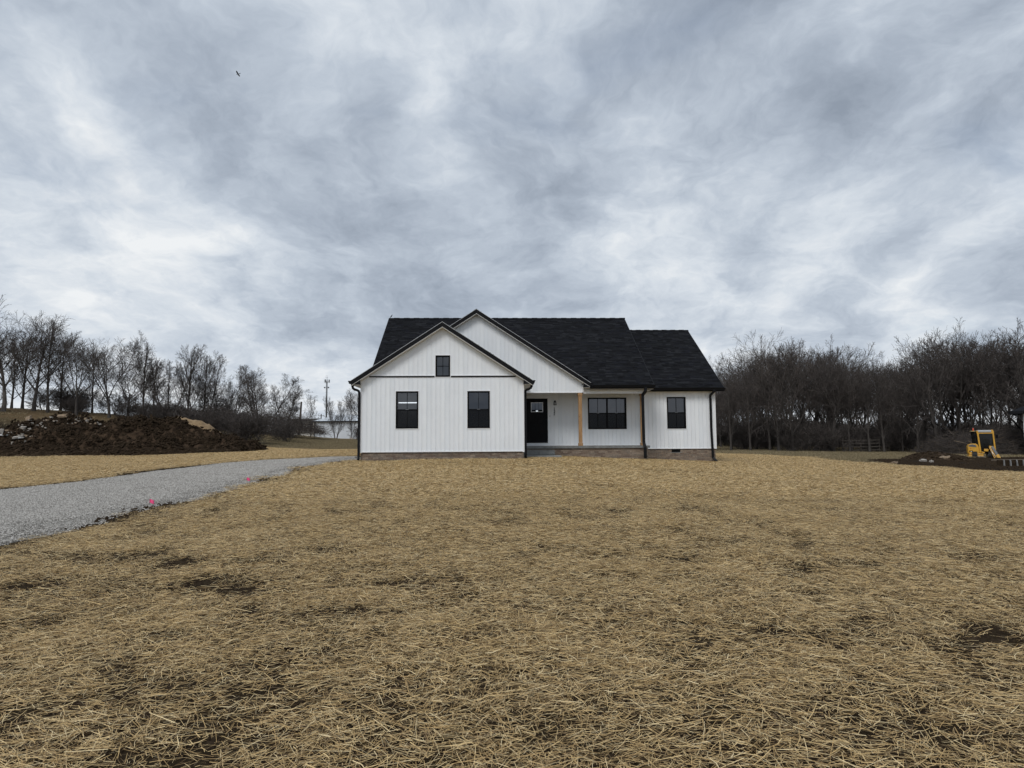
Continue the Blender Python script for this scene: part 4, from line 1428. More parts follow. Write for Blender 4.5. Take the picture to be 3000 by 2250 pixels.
# ------------------------------------------------------------------ far buildings, mast and poles
def hip_shed():
    x0, x1, y0, y1 = -39.4, -14.0, 134, 148
    g = float(base_h(-32, 134))
    r = thing('shed', 'long low white metal shed with pale hipped roof beyond the trees', 'shed', (x0, y0, g))
    w, dp, he, hr = x1 - x0, y1 - y0, 5.41 - g, 6.9 - g
    b = MB(); b.box(0, w, 0, dp, -.6, he); b.build('wall', M['shed_wall'], r)
    b = MB()
    for k in range(64):
        b.box(.2 + k * .4, .25 + k * .4, -.03, 0, -.3, he - .12)
    b.build('wall_rib', M['shed_wall'], r)
    b = MB()
    e = .4
    v = [(-e, -e, he), (w + e, -e, he), (w + e, dp + e, he), (-e, dp + e, he), (2.6, dp / 2, hr), (w - 2.6, dp / 2, hr)]
    b.add(v, [(0, 1, 5, 4), (1, 2, 5), (2, 3, 4, 5), (3, 0, 4), (3, 2, 1, 0)])
    b.build('roof', M['shed_roof'], r)
    b = MB(); b.box(-e - .02, w + e, -e - .06, -e - .005, he - .2, he + .02); b.build('fascia', M['black_metal'], r)
    b = MB(); b.box(-.05, .25, -.05, -.004, -.3, he - .15); b.build('corner_post', M['digger_grey'], r)


hip_shed()
g = float(base_h(-46, 150))
r = thing('outbuilding', 'cream building with flat dark roof beside the white shed', 'building', (-49.5, 150, g))
b = MB(); b.box(0, 6.3, 0, 6, -.5, 5.9 - g); b.build('wall', M['cream_wall'], r)
b = MB(); b.box(-.4, 6.8, -.5, 6.4, 5.9 - g + .004, 6.45 - g); b.build('roof', M['digger_grey'], r)
for u in (2.2, 4.4):
    b = MB(); b.box(u, u + .7, -.05, -.004, 4.2 - g, 5.4 - g); w_ = b.build('window', M['black_frame'], r)
    b = MB(); b.add([(u + .08, -.056, 4.28 - g), (u + .62, -.056, 4.28 - g), (u + .62, -.056, 5.32 - g), (u + .08, -.056, 5.32 - g)], [(0, 1, 2, 3)]); b.build('pane', M['glass'], w_)

g = float(base_h(-60, 220))
r = thing('cell_mast', 'tall thin steel mast with a crown of antenna panels', 'mast', (-60.8, 220, g))
ht = 21.0 - g
b = MB(); b.tube([(0, 0, -.5), (0, 0, ht * .6), (0, 0, ht)], [.30, .24, .19], 8); b.build('pole', M['digger_grey'], r, smooth=True)
b = MB()
for k in range(26):
    b.bar((-.42, -.3, 8 + k * .5), (.42, -.3, 8 + k * .5), .06, .06)
b.build('climbing_rung', M['digger_grey'], r)
b = MB()
for k in range(12):
    a = 2 * math.pi * k / 12; a2 = 2 * math.pi * (k + 1) / 12
    b.bar((.7 * math.cos(a), .7 * math.sin(a), ht - .2), (.7 * math.cos(a2), .7 * math.sin(a2), ht - .2), .08, .08)
    if k % 3 == 0:
        b.bar((0, 0, ht - .2), (.7 * math.cos(a), .7 * math.sin(a), ht - .2), .1, .1)
b.build('platform', M['digger_grey'], r)
for k in range(9):
    a = 2 * math.pi * k / 9 + .2
    b = MB(); x, y = .8 * math.cos(a), .8 * math.sin(a)
    b.box(x - .11, x + .11, y - .08, y + .08, ht - .5, ht + .5)
    b.build('antenna', M['shed_wall' if k % 3 else 'digger_grey'], r, bevel=.03)
b = MB(); b.bar((-.7, 0, ht - 2.2), (.7, 0, ht - 2.2), .1, .1); b.bar((0, 0, ht), (.1, 0, ht + 1.4), .05, .05); b.build('cross_arm', M['digger_grey'], r)
for x in (-.65, .6):
    b = MB(); b.tube([(x, -.3, ht - 2.15), (x, .1, ht - 2.15)], [.25, .18], 10); b.build('dish', M['digger_grey'], r, smooth=True)

p0, p1 = at(877, 1262, 108), at(883, 1177, 108)
g = float(base_h(p0.x, 108))
r = thing('utility_pole', 'leaning dark utility pole with a grey transformer can', 'pole', (p0.x, 108, g))
b = MB(); b.tube([(-.1, 0, -.3), (p1.x - p0.x, 0, p1.z - g)], [.2, .15], 8); b.build('pole', M['old_wood'], r, smooth=True)
b = MB(); zt = p1.z - g - 1.15; b.tube([(-.65, 0, zt - .45), (-.65, 0, zt - .4), (-.65, 0, zt + .35), (-.65, 0, zt + .4)], [.3, .36, .36, .3], 10); b.build('transformer', M['grey_metal'], r, smooth=True)
b = MB(); b.bar((-.4, 0, zt), (.1, 0, zt), .08, .08); b.build('bracket', M['grey_metal'], r)
p0 = at(941, 1213, 190)
g = float(base_h(p0.x, 190))
r = thing('utility_pole', 'distant small utility pole with cross arm behind the shed roof', 'pole', (p0.x, 190, g))
b = MB(); b.tube([(0, 0, -.3), (0, 0, p0.z - g)], [.18, .14], 6); b.build('pole', M['old_wood'], r)
b = MB(); b.bar((-.9, 0, p0.z - g - .5), (.9, 0, p0.z - g - .5), .14, .14); b.build('cross_arm', M['old_wood'], r)

# neighbouring house at the right edge
pe, pw = at(2966, 1206, 58), at(2996, 1210, 58)
g = float(base_h(46, 58))
r = thing('neighbour_house', 'white house with dark hipped roof at the end of the wood', 'house', (pw.x, 58, g), -.70)
he = pe.z - g
b = MB(); b.box(0, 11, 0, 9, -.6, he); b.build('wall', M['siding'], r)
b = MB(); e = pw.x - pe.x
b.add([(-e, -e, he), (11 + e, -e, he), (11 + e, 9 + e, he), (-e, 9 + e, he), (4.5, 4.5, he + 2.6), (6.5, 4.5, he + 2.6)], [(0, 1, 5, 4), (1, 2, 5), (2, 3, 4, 5), (3, 0, 4), (3, 2, 1, 0)])
b.build('roof', M['shingle_1'], r)
b = MB(); b.box(-e - .03, 11 + e, -e - .04, -e - .004, he - .2, he + .03); b.box(-e - .06, -e - .004, -e - .04, 9 + e, he - .2, he + .03); b.build('fascia', M['black_metal'], r)
for u in (2.0, 6.0):
    b = MB(); b.box(u, u + 1.2, -.05, -.004, 1.2, 2.6); w_ = b.build('window', M['black_frame'], r)
    b = MB(); b.add([(u + .08, -.056, 1.28), (u + 1.12, -.056, 1.28), (u + 1.12, -.056, 2.52), (u + .08, -.056, 2.52)], [(0, 1, 2, 3)]); b.build('pane', M['glass'], w_)

# rail fence in the wood, form boards by the trench
def rail_fence(px0, px1, Y, label, n, h=1.25, rails=4):
    a, c = at(px0, 1300, Y), at(px1, 1300, Y)
    g = float(base_h((a.x + c.x) / 2, Y))
    r = thing('rail_fence', label, 'fence', (a.x, Y, g))
    L = c.x - a.x
    for k in range(n + 1):
        b = MB(); x = L * k / n; b.tube([(x, 0, -.3), (x + .02, 0, h + .1)], [.075, .065], 6); b.build('post', M['old_wood'], r)
    for k in range(rails):
        z = h * (k + .7) / rails
        b = MB(); b.bar((-.1, -.08, z), (L + .1, -.08, z + .04), .05, .10); b.build('rail', M['old_wood'], r)


rail_fence(2468, 2575, 66, 'weathered wooden rail fence standing before the trees', 4)
rail_fence(2588, 2640, 71, 'short broken rail fence deeper among the trunks', 2, 1.1, 3)
xf, Yf = march(2940, 1366, surface, 20, 80)
g = float(surface(np.array(xf), np.array(Yf)))
r = thing('form_wall', 'row of grey stakes holding boards along the dug trench', 'formwork', (xf, Yf, g))
b = MB(); b.box(-.2, 3.2, .12, .16, -.25, .30); b.build('dark_board', M['clod'], r)
b = MB(); b.box(-.3, 3.4, .161, .4, .26, .315); b.build('top_board', M['dry_wood'], r)
b = MB(); b.box(.05, 3.2, -.10, .02, -.14, -.07); b.build('base_strip', M['white_block'], r)
for k in range(10):
    b = MB(); x = .05 + k * .32; b.hexa([(x, 0, -.2), (x + .055, 0, -.2), (x + .055, .08, -.2), (x, .08, -.2), (x + .008, .03, .31 - .03 * (k % 3)), (x + .047, .03, .31 - .03 * (k % 3)), (x + .047, .09, .31), (x + .008, .09, .31)])
    b.build('stake', M['grey_post'], r)

# ------------------------------------------------------------------ the excavator
ep = at(2877.6, 1350, 52)
ez = float(base_h(ep.x, 52)) - .05
ex = thing('excavator', 'yellow mini excavator with enclosed cab and arm lowered into the trench', 'excavator', (ep.x, 52, ez), -.50)
ex.scale = (.84, .84, 1.0)
dzx = ep.z - ez
def Z(zz): return 1200 and (1200 - zz) * .002865 + dzx
def U(xx): return (xx - 900) * .002865
for x in (-.78, .42):
    b = MB()
    prof = []
    for k in range(18):
        a = 2 * math.pi * k / 18
        prof.append((.62 * (1 if math.cos(a) > 0 else -1) + .24 * math.cos(a), .25 + .24 * math.sin(a)))
    n = len(prof)
    v = [(x, y, z) for y, z in prof] + [(x + .36, y, z) for y, z in prof]
    b.add(v, [tuple(range(n))[::-1], tuple(range(n, 2 * n))] + [(i, (i + 1) % n, (i + 1) % n + n, i + n) for i in range(n)])
    tr = b.build('track', M['rubber'], ex)
    for k in range(5):
        w_ = MB(); w_.tube([(x - .02, -.6 + k * .3, .22), (x + .38, -.6 + k * .3, .22)], .13 if k in (0, 4) else .09, 10); w_.build('track_roller', M['digger_grey'], tr)
    cl = MB()
    for k in range(13):
        cl.box(x - .01, x + .37, -.78 + k * .125, -.72 + k * .125, -.02, .015); cl.box(x - .01, x + .37, -.78 + k * .125, -.72 + k * .125, .485, .515)
    cl.build('track_pad', M['rubber'], tr)
b = MB(); b.tube([(-.05, .1, .40), (-.05, .1, .62)], .42, 16); b.build('turntable', M['digger_grey'], ex, smooth=True)
b = MB(); b.box(U(530), U(930), -.55, .95, Z(1120), Z(1050)); b.box(U(545), U(930), -.52, .95, Z(1045), Z(1000)); b.build('lower_body', M['digger_yellow'], ex, bevel=.05)
b = MB(); b.box(U(1085), U(1250), -.50, .9, Z(1110), Z(1010)); b.build('lower_body', M['digger_yellow'], ex, bevel=.04)
b = MB(); b.box(U(760), U(960), -.58, -.45, Z(1125), Z(1075)); b.build('underframe', M['digger_grey'], ex, bevel=.02)
# rounded engine hood beside the cab
hood = MB()
prof = [(U(530), Z(998)), (U(835), Z(998)), (U(830), Z(870)), (U(795), Z(770)), (U(745), Z(742)), (U(640), Z(742)), (U(560), Z(770)), (U(530), Z(830))]
hood.prism(prof, -.45, .95)
hood_o = hood.build('engine_hood', M['digger_yellow'], ex, bevel=.04)
b = MB(); b.prism([(U(538), Z(815)), (U(760), Z(835)), (U(735), Z(775)), (U(640), Z(758)), (U(570), Z(772))], -.462, -.452); b.build('hood_panel', M['digger_grey'], hood_o)
b = MB(); b.box(U(555), U(650), -.466, -.455, Z(955), Z(925)); b.build('decal', M['black_frame'], hood_o)
b = MB(); b.box(U(595), U(630), -.470, -.4665, Z(957), Z(945)); b.build('decal', M['white_trim'], hood_o)
b = MB(); b.box(U(585), U(615), -.464, -.454, Z(880), Z(862)); b.build('decal', M['beacon_red'], hood_o)
# cab
cab = MB()
fy, ry = -.50, .75
def pillar(mb, xa, za, xb, zb, y, w=.10):
    mb.bar((xa, y, za), (xb, y, zb), w, .10, up=(0, 1, 0))
pillar(cab, U(855), Z(985), U(800), Z(400), fy, .13); pillar(cab, U(1240), Z(960), U(1205), Z(400), fy, .12)
cab.bar((U(790), fy, Z(462)), (U(1215), fy, Z(462)), .10, .07); cab.bar((U(880), fy, Z(965)), (U(960), fy, Z(985)), .1, .1)
cab.box(U(945), U(1060), fy - .10, fy + .1, Z(945), Z(880))
cab_o = cab.build('cab_frame', M['digger_yellow'], ex, bevel=.02)
b = MB(); b.box(U(775), U(812), fy - .03, ry, Z(455), Z(398)); b.box(U(1165), U(1215), fy - .03, ry, Z(455), Z(375)); b.build('roof_rail', M['digger_yellow'], cab_o, bevel=.02)
b = MB(); b.box(U(812), U(1165), fy - .02, ry, Z(440), Z(380)); b.build('cab_roof', M['roof_panel'], cab_o, bevel=.03)
b = MB(); b.box(U(640), U(775), fy + .18, ry, Z(410), Z(398)); b.build('roof_rail', M['digger_pale'], cab_o)
b = MB()
for xx in (655, 700, 765):
    b.bar((U(xx + 25), fy + .15 + (.5 if xx < 760 else 0), Z(985 if xx > 700 else 760)), (U(xx), fy + .15 + (.5 if xx < 760 else 0), Z(405)), .06, .06, up=(0, 1, 0))
b.bar((U(1250), ry, Z(960)), (U(1200), ry, Z(400)), .08, .08, up=(0, 1, 0)); b.bar((U(860), ry, Z(960)), (U(800), ry, Z(400)), .08, .08, up=(0, 1, 0))
b.bar((U(860), ry, Z(700)), (U(1230), ry, Z(700)), .06, .3)
b.build('cab_pillar', M['black_frame'], cab_o)
b = MB(); b.box(U(800), U(1235), ry - .04, ry, Z(960), Z(420)); b.box(U(1215), U(1245), fy + .1, ry, Z(960), Z(760)); b.build('cab_panel', M['digger_grey'], cab_o)
b = MB(); b.add([(U(868), fy + .02, Z(940)), (U(1238), fy + .02, Z(940)), (U(1196), fy + .02, Z(470)), (U(815), fy + .02, Z(470))], [(0, 1, 2, 3)]); b.build('windscreen', M['cab_glass'], cab_o)
b = MB(); b.add([(U(680), fy + .5, Z(750)), (U(800), fy + .1, Z(750)), (U(770), fy + .1, Z(415)), (U(655), fy + .5, Z(415))], [(0, 1, 2, 3)]); b.build('side_window', M['cab_glass'], cab_o)
b = MB(); b.box(U(960), U(1130), .05, .2, Z(900), Z(620)); b.box(U(950), U(1140), -.3, .2, Z(930), Z(880)); b.build('seat', M['rubber'], cab_o, bevel=.04)
b = MB(); b.tube([(U(720), .3, Z(395)), (U(720), .3, Z(360)), (U(720), .3, Z(345)), (U(720), .3, Z(318))], [.06, .06, .052, .03], 10); b.build('beacon', M['beacon_red'], cab_o, smooth=True)
for xx, zz in ((715, 535), (1298, 545)):
    b = MB(); b.box(U(xx - 38), U(xx + 32), fy - .16, fy - .10, Z(zz + 48), Z(zz - 50)); b.build('mirror', M['black_frame'], cab_o, bevel=.02)
    b = MB(); b.tube([(U(xx), fy - .1, Z(zz - 20)), (U(min(max(xx, 800), 1215)), fy, Z(zz - 60))], .015, 5); b.build('mirror_arm', M['black_frame'], cab_o)
# boom, arm and rams
b = MB()
b.hexa([(U(1075), -.72, Z(850)), (U(1120), -.72, Z(850)), (U(1120), -.56, Z(850)), (U(1075), -.56, Z(850)), (U(1075), -.72, Z(800)), (U(1165), -.74, Z(800)), (U(1165), -.54, Z(800)), (U(1075), -.54, Z(800))])
b.bar((U(1110), -.66, Z(830)), (U(1215), -1.1, Z(1120)), .24, .16, up=(0, 1, 0))
boom = b.build('boom', M['digger_yellow'], ex, bevel=.02)
b = MB(); b.bar((U(1150), -.80, Z(815)), (U(1255), -1.2, Z(1040)), .19, .15, up=(0, 1, 0)); b.build('hydraulic_ram', M['digger_grey'], boom, bevel=.02)
b = MB(); b.tube([(U(1235), -1.25, Z(1010)), (U(1300), -1.5, Z(1140))], .035, 8); b.build('ram_rod', M['steel_rod'], boom, smooth=True)
b = MB(); b.tube([(U(1090), -.72, Z(830)), (U(1130), -.95, Z(960)), (U(1215), -1.3, Z(1120))], .022, 6); b.build('hose', M['steel_rod'], boom, smooth=True)
b = MB(); b.bar((U(1245), -1.35, Z(1030)), (U(1330), -1.5, Z(1210)), .22, .18, up=(0, 1, 0)); b.bar((U(1240), -1.4, Z(1120)), (U(1280), -1.7, Z(1290)), .10, .12, up=(0, 1, 0)); b.build('dipper_arm', M['digger_yellow'], ex, bevel=.02)
b = MB(); b.bar((U(1310), -1.72, Z(1180)), (U(1355), -1.85, Z(1330)), .13, .12, up=(0, 1, 0)); b.build('bucket_ram', M['grey_metal'], ex, bevel=.02)
b = MB(); b.prism([(U(1210), Z(1300)), (U(1380), Z(1310)), (U(1400), Z(1400)), (U(1320), Z(1460)), (U(1230), Z(1430))], -2.0, -1.55); b.build('bucket', M['digger_grey'], ex, bevel=.02)
b = MB(); b.tube([(U(1210), -1.4, Z(1180)), (U(1190), -1.5, Z(1245)), (U(1145), -1.5, Z(1265))], .015, 5); b.build('hose', M['steel_rod'], ex)

# ------------------------------------------------------------------ birds and flags
def bird(loc, rot, label, flying=True, s=1.0):
    r = thing('bird', label, 'bird', loc)
    r.rotation_euler = rot
    r.scale = (s, s, s)
    b = MB()
    b.tube([(0, -.24, 0), (0, -.18, .01), (0, -.13, .02), (0, -.02, .0), (0, .12, -.01), (0, .22, 0), (0, .30, 0)], [.004, .035, .04, .065, .055, .03, .008], 8)
    b.build('body', M['feather'], r, smooth=True)
    t = MB(); t.hexa([(-.02, .2, -.006), (.02, .2, -.006), (.06, .40, -.006), (-.06, .40, -.006), (-.02, .2, .006), (.02, .2, .006), (.06, .40, .006), (-.06, .40, .006)]); t.build('tail', M['feather'], r)
    for sgn in (-1, 1):
        w = MB()
        if flying:
            pl = [(.04, -.10, .03), (.26, -.13, .14), (.5, -.02, .10), (.44, .08, .09), (.25, .10, .12), (.04, .10, .03)]
        else:
            pl = [(.05, -.08, .02), (.075, 0, .03), (.05, .2, .02), (.03, .3, .02), (.03, .1, .055), (.03, -.05, .05)]
        up = [(x * sgn, y, z + .008) for x, y, z in pl]; dn = [(x * sgn, y, z - .006) for x, y, z in pl]
        n = len(pl)
        w.add(dn + up, [tuple(range(n)), tuple(range(n, 2 * n))[::-1]] + [(i, (i + 1) % n, (i + 1) % n + n, i + n) for i in range(n)])
        w.build('wing', M['feather'], r)


bird(at(697, 217, 40), (math.radians(80), math.radians(58), math.radians(15)), 'black bird in flight under the clouds', True, .42)
c_, s2 = hc, hs
ridge_l = HOUSE_O + Vector((c_ * (MR_UL + .13) - s2 * MR_V1, s2 * (MR_UL + .13) + c_ * MR_V1, MR_RIDGE + .12))
bird(ridge_l, (math.radians(-55), 0, math.radians(100)), 'small bird perched on the end of the roof ridge', False, .42)
bird(at(2321, 1038, 68), (math.radians(-20), 0, math.radians(80)), 'dark bird perched high in the bare wood', False, 1.05)


def flag(px, py, h, label, rot):
    x, Y = march(px, py, drive_h, 5, 40)
    r = thing('survey_flag', label, 'flag', (x, Y, float(drive_h(np.array(x), np.array(Y)))), rot)
    b = MB(); b.tube([(0, 0, -.03), (.006, 0, h)], .0025, 5); b.build('wire', M['grey_metal'], r)
    b = MB()
    for k in range(4):
        z0_, z1_ = h - .068, h + .008
        xa, xb = .005 + k * .021, .005 + (k + 1) * .021
        ya, yb = .012 * math.sin(k * 1.7), .012 * math.sin((k + 1) * 1.7)
        s1, s2_ = -.008 * k, -.008 * (k + 1)
        b.hexa([(xa, ya, z0_ + s1), (xb, yb, z0_ + s2_), (xb, yb + .002, z0_ + s2_), (xa, ya + .002, z0_ + s1), (xa, ya, z1_ + s1), (xb, yb, z1_ + s2_), (xb, yb + .002, z1_ + s2_), (xa, ya + .002, z1_ + s1)])
    b.build('flag', M['pink_flag'], r)


flag(437, 1483, .14, 'pink marker flag on the gravel before the straw edge', .2)
flag(722, 1412, .12, 'small pink marker flag at the narrowing edge of the drive', .5)

# ------------------------------------------------------------------ scattered ground cover (instanced)
def straw_material():
    m = bpy.data.materials.new('straw')
    m.use_nodes = True
    t = NT(m.node_tree)
    out = t.n('ShaderNodeOutputMaterial'); b = t.n('ShaderNodeBsdfPrincipled')
    t.t.links.new(b.outputs[0], out.inputs[0])
    a = t.n('ShaderNodeAttribute'); a.attribute_name = 'tone'
    base = t.ramp(a.outputs['Fac'], [(0, (.06, .036, .015)), (.22, (.25, .160, .066)), (.45, (.50, .335, .140)), (.75, (.67, .49, .235)), (1, (.80, .66, .40))])
    t.put(b.inputs['Base Color'], base)
    b.inputs['Roughness'].default_value = .55
    b.inputs['Specular IOR Level'].default_value = .4
    return m


M['straw'] = straw_material()
PROTO_COL = bpy.data.collections.new('ground_cover_pieces')


def ribbon_patch(name, n, rad, lmin, lmax, wmin, wmax, hmax, aniso, seed, mat, upright=0.0, two=True):
    r = np.random.default_rng(seed)
    a, q = r.uniform(0, 2 * np.pi, n), np.sqrt(r.random(n)) * rad
    x, y = q * np.cos(a), q * np.sin(a)
    th = np.where(r.random(n) < .78, r.normal(0, aniso, n), r.uniform(0, np.pi, n))
    L = lmin + (lmax - lmin) * r.random(n) ** 1.6
    tilt = r.normal(upright, .13, n)
    d = np.stack([np.cos(th) * np.cos(tilt), np.sin(th) * np.cos(tilt), np.sin(tilt)], 1)
    z = .003 + hmax * r.random(n) ** 1.5
    bend = r.normal(0, .045, n)[:, None] * np.stack([-np.sin(th), np.cos(th), .6 * np.ones(n)], 1) * L[:, None]
    c = np.stack([x, y, z], 1)
    p0, p1, p2 = c - d * L[:, None] / 2, c + bend, c + d * L[:, None] / 2
    if upright == 0:
        for p in (p0, p1, p2):
            p[:, 2] = np.maximum(p[:, 2], -.004)
    side = np.stack([-np.sin(th), np.cos(th), r.normal(0, .5, n)], 1)
    side /= np.linalg.norm(side, axis=1)[:, None]
    w = (wmin + (wmax - wmin) * r.random(n))[:, None] / 2
    V = np.stack([p0 - side * w, p0 + side * w, p1 - side * w, p1 + side * w, p2 - side * w * .7, p2 + side * w * .7], 1).reshape(-1, 3)
    k = np.arange(n)[:, None] * 6
    Fq = np.concatenate([k + np.array([0, 1, 3, 2]), k + np.array([2, 3, 5, 4])], 1).reshape(-1, 4)
    me = bpy.data.meshes.new(name)
    me.from_pydata(V.tolist(), [], Fq.tolist())
    at_ = me.attributes.new('tone', 'FLOAT', 'FACE')
    tone = np.clip(.12 + .55 * (z / max(hmax, 1e-4)) + r.normal(.1, .2, n), 0, 1)
    tone = np.clip(r.beta(1.5, 1.35, n), 0, 1)
    at_.data.foreach_set('value', np.repeat(tone, 2).astype(np.float32))
    me.materials.append(M[mat])
    o = bpy.data.objects.new(name, me)
    PROTO_COL.objects.link(o)
    return o


def collection(name, objs):
    c = bpy.data.collections.new(name)
    for o in objs:
        c.objects.link(o)
    return c


def scatter(name, pts, rot, scl, idx, coll, label, cat):
    """one object of uncountable stuff: pieces set out on its points"""
    me = bpy.data.meshes.new(name)
    me.from_pydata(pts.tolist(), [], [])
    for nm, ty, val in (('rot', 'FLOAT_VECTOR', rot), ('scl', 'FLOAT', scl), ('idx', 'INT', idx)):
        a = me.attributes.new(nm, ty, 'POINT')
        a.data.foreach_set('vector' if ty == 'FLOAT_VECTOR' else 'value', np.ascontiguousarray(val, dtype=np.int32 if ty == 'INT' else np.float32).ravel())
    o = link(bpy.data.objects.new(name, me))
    tag(o, label, cat, kind='stuff')
    ng = bpy.data.node_groups.new(name + '_nodes', 'GeometryNodeTree')
    ng.interface.new_socket('Geometry', in_out='INPUT', socket_type='NodeSocketGeometry')
    ng.interface.new_socket('Geometry', in_out='OUTPUT', socket_type='NodeSocketGeometry')
    N, Lk = ng.nodes, ng.links
    gi, go = N.new('NodeGroupInput'), N.new('NodeGroupOutput')
    ci = N.new('GeometryNodeCollectionInfo'); ci.inputs['Collection'].default_value = coll
    ci.inputs['Separate Children'].default_value = True; ci.inputs['Reset Children'].default_value = True
    ip = N.new('GeometryNodeInstanceOnPoints'); ip.inputs['Pick Instance'].default_value = True
    def attr(nm, ty):
        a = N.new('GeometryNodeInputNamedAttribute'); a.data_type = ty; a.inputs['Name'].default_value = nm
        return a.outputs['Attribute']
    Lk.new(gi.outputs[0], ip.inputs['Points']); Lk.new(ci.outputs[0], ip.inputs['Instance'])
    er_ = N.new('FunctionNodeEulerToRotation')
    Lk.new(attr('rot', 'FLOAT_VECTOR'), er_.inputs[0]); Lk.new(er_.outputs[0], ip.inputs['Rotation'])
    Lk.new(attr('scl', 'FLOAT'), ip.inputs['Scale']); Lk.new(attr('idx', 'INT'), ip.inputs['Instance Index'])
    Lk.new(ip.outputs[0], go.inputs[0])
    md = o.modifiers.new('scatter', 'NODES'); md.node_group = ng
    return o


def slopes(x, y, yawv, hf=base_h):
    e = .3
    gx, gy = (hf(x + e, y) - hf(x - e, y)) / (2 * e), (hf(x, y + e) - hf(x, y - e)) / (2 * e)
    c, s_ = np.cos(yawv), np.sin(yawv)
    return np.stack([np.arctan(-gx * s_ + gy * c), -np.arctan(gx * c + gy * s_), yawv], 1)


BARE = []
for px, py, wpx in [(575, 1221, 85), (480, 1288, 95), (865, 1270, 95), (985, 1262, 85), (1098, 1130, 60), (1320, 1122, 60), (1330, 1108, 70), (790, 1090, 45), (190, 1216, 120), (400, 1226, 65), (415, 1268, 60), (60, 1275, 130),
                    (1560, 1382, 100), (1800, 1391, 85), (2150, 1382, 110), (2150, 1475, 90), (1500, 1100, 55), (1440, 1021, 90), (1165, 1006, 90), (715, 1195, 65), (300, 1155, 60), (700, 1110, 40),
                    (560, 1325, 60), (1900, 1230, 60), (2100, 1205, 60), (1700, 1160, 50), (1450, 1210, 50), (180, 1105, 60)]:
    x, y = march(px * 1.3562, py * 1.3562)
    k = wpx * 1.3562 * y / F_PX / 2
    BARE.append((x, y, k * .80 + .15, k * .55 + .15))


def straw_mask(x, y, rng):
    ins = in_poly(x, y, STRAW)
    edge = poly_dist(x, y, STRAW)
    keep = ins & (rng.random(len(x)) < np.clip(edge / 1.2 + .15, 0, 1))
    sd = drive_sd(x, y)
    keep &= (sd < -.40 - .2 * rng.random(len(x))) | ((sd < .1) & (rng.random(len(x)) < .05))
    u, v = to_house(x, y)
    keep &= ~((u > -.10) & (u < W + .2) & (v > -.55 - .5 * (vnoise(x * 1.3, y * 1.3, 8) - .3)) & (v < 16))
    keep &= ~((u > W) & (u < 8.5) & (v > 1.3) & (v < 16))
    keep &= ~((u > 8.3) & (u < 12.6) & (v > 2.66) & (v < 16))
    keep &= ~((u > 12.3) & (u < 16.1) & (v > 4.2) & (v < 16))
    for bx, by, rx, ry_ in BARE:
        q = ((x - bx) / rx) ** 2 + ((y - by) / ry_) ** 2
        keep &= ~((q < .9 + .5 * (vnoise(x * 6, y * 6, 17) - .5)) & (rng.random(len(x)) < .92))
    patch = .40 * fbm(x * .55, y * .75, 141, 3) + 1.15 * fbm(x * 3.4, y * 4.6, 147, 3)
    dist = np.hypot(x, y)
    thr = np.interp(dist, [3, 9, 20, 45], [.10, .17, .24, .27])
    keep &= rng.random(len(x)) < np.clip(1 - (patch - thr) * 4, .35, 1)
    return keep


def frustum(x, y, mg):
    return (np.abs(x) < .80 * y + mg)


def scatter_straw():
    near = [ribbon_patch('straw_tuft', 330, .33, .025, .17, .0017, .0038, .050, .8, 900 + i, 'straw') for i in range(8)]
    cn = collection('straw_near', near)
    far = [ribbon_patch('straw_mat', 760, .62, .04, .15, .0030, .0068, .055, .95, 950 + i, 'straw') for i in range(5)]
    cf = collection('straw_far', far)
    rng = np.random.default_rng(77)
    def pts(y0, y1, dens, mg):
        xm = .80 * y1 + mg
        st = 1 / math.sqrt(dens)
        x, y = (q.ravel() for q in np.meshgrid(np.arange(-xm, xm, st), np.arange(y0, y1, st)))
        x, y = x + rng.uniform(-.62, .62, len(x)) * st, y + rng.uniform(-.62, .62, len(x)) * st
        k = frustum(x, y, mg) & straw_mask_fast(x, y)
        x, y = x[k], y[k]
        k = straw_mask(x, y, rng)
        return x[k], y[k]
    def straw_mask_fast(x, y): return in_poly(x, y, STRAW)
    for nm, (y0, y1, dens, mg, coll, cnt, sc) in {'a': (2.2, 15, 11.8, 1.8, cn, 8, (.8, 1.2)), 'b': (15, 58, 5.0, 2.5, cf, 5, (.85, 1.2))}.items():
        x, y = pts(y0, y1, dens, mg)
        yaw = 3.0 * fbm(x * .33, y * .33, 201, 3) + rng.normal(0, .6, len(x)) + np.pi * rng.integers(0, 2, len(x))
        z = ground_h(x, y) + .002 + .022 * np.clip(fbm(x * 1.1, y * 1.1, 209, 2) + .1, 0, 1)
        lab = 'golden straw mulch spread over the seeded front yard' if nm == 'a' else 'straw mulch spread towards and around the house'
        scatter('straw', np.stack([x, y, z], 1), slopes(x, y, yaw), rng.uniform(*sc, len(x)), rng.integers(0, cnt, len(x)), coll, lab, 'straw')
        print('straw', nm, len(x))


scatter_straw()


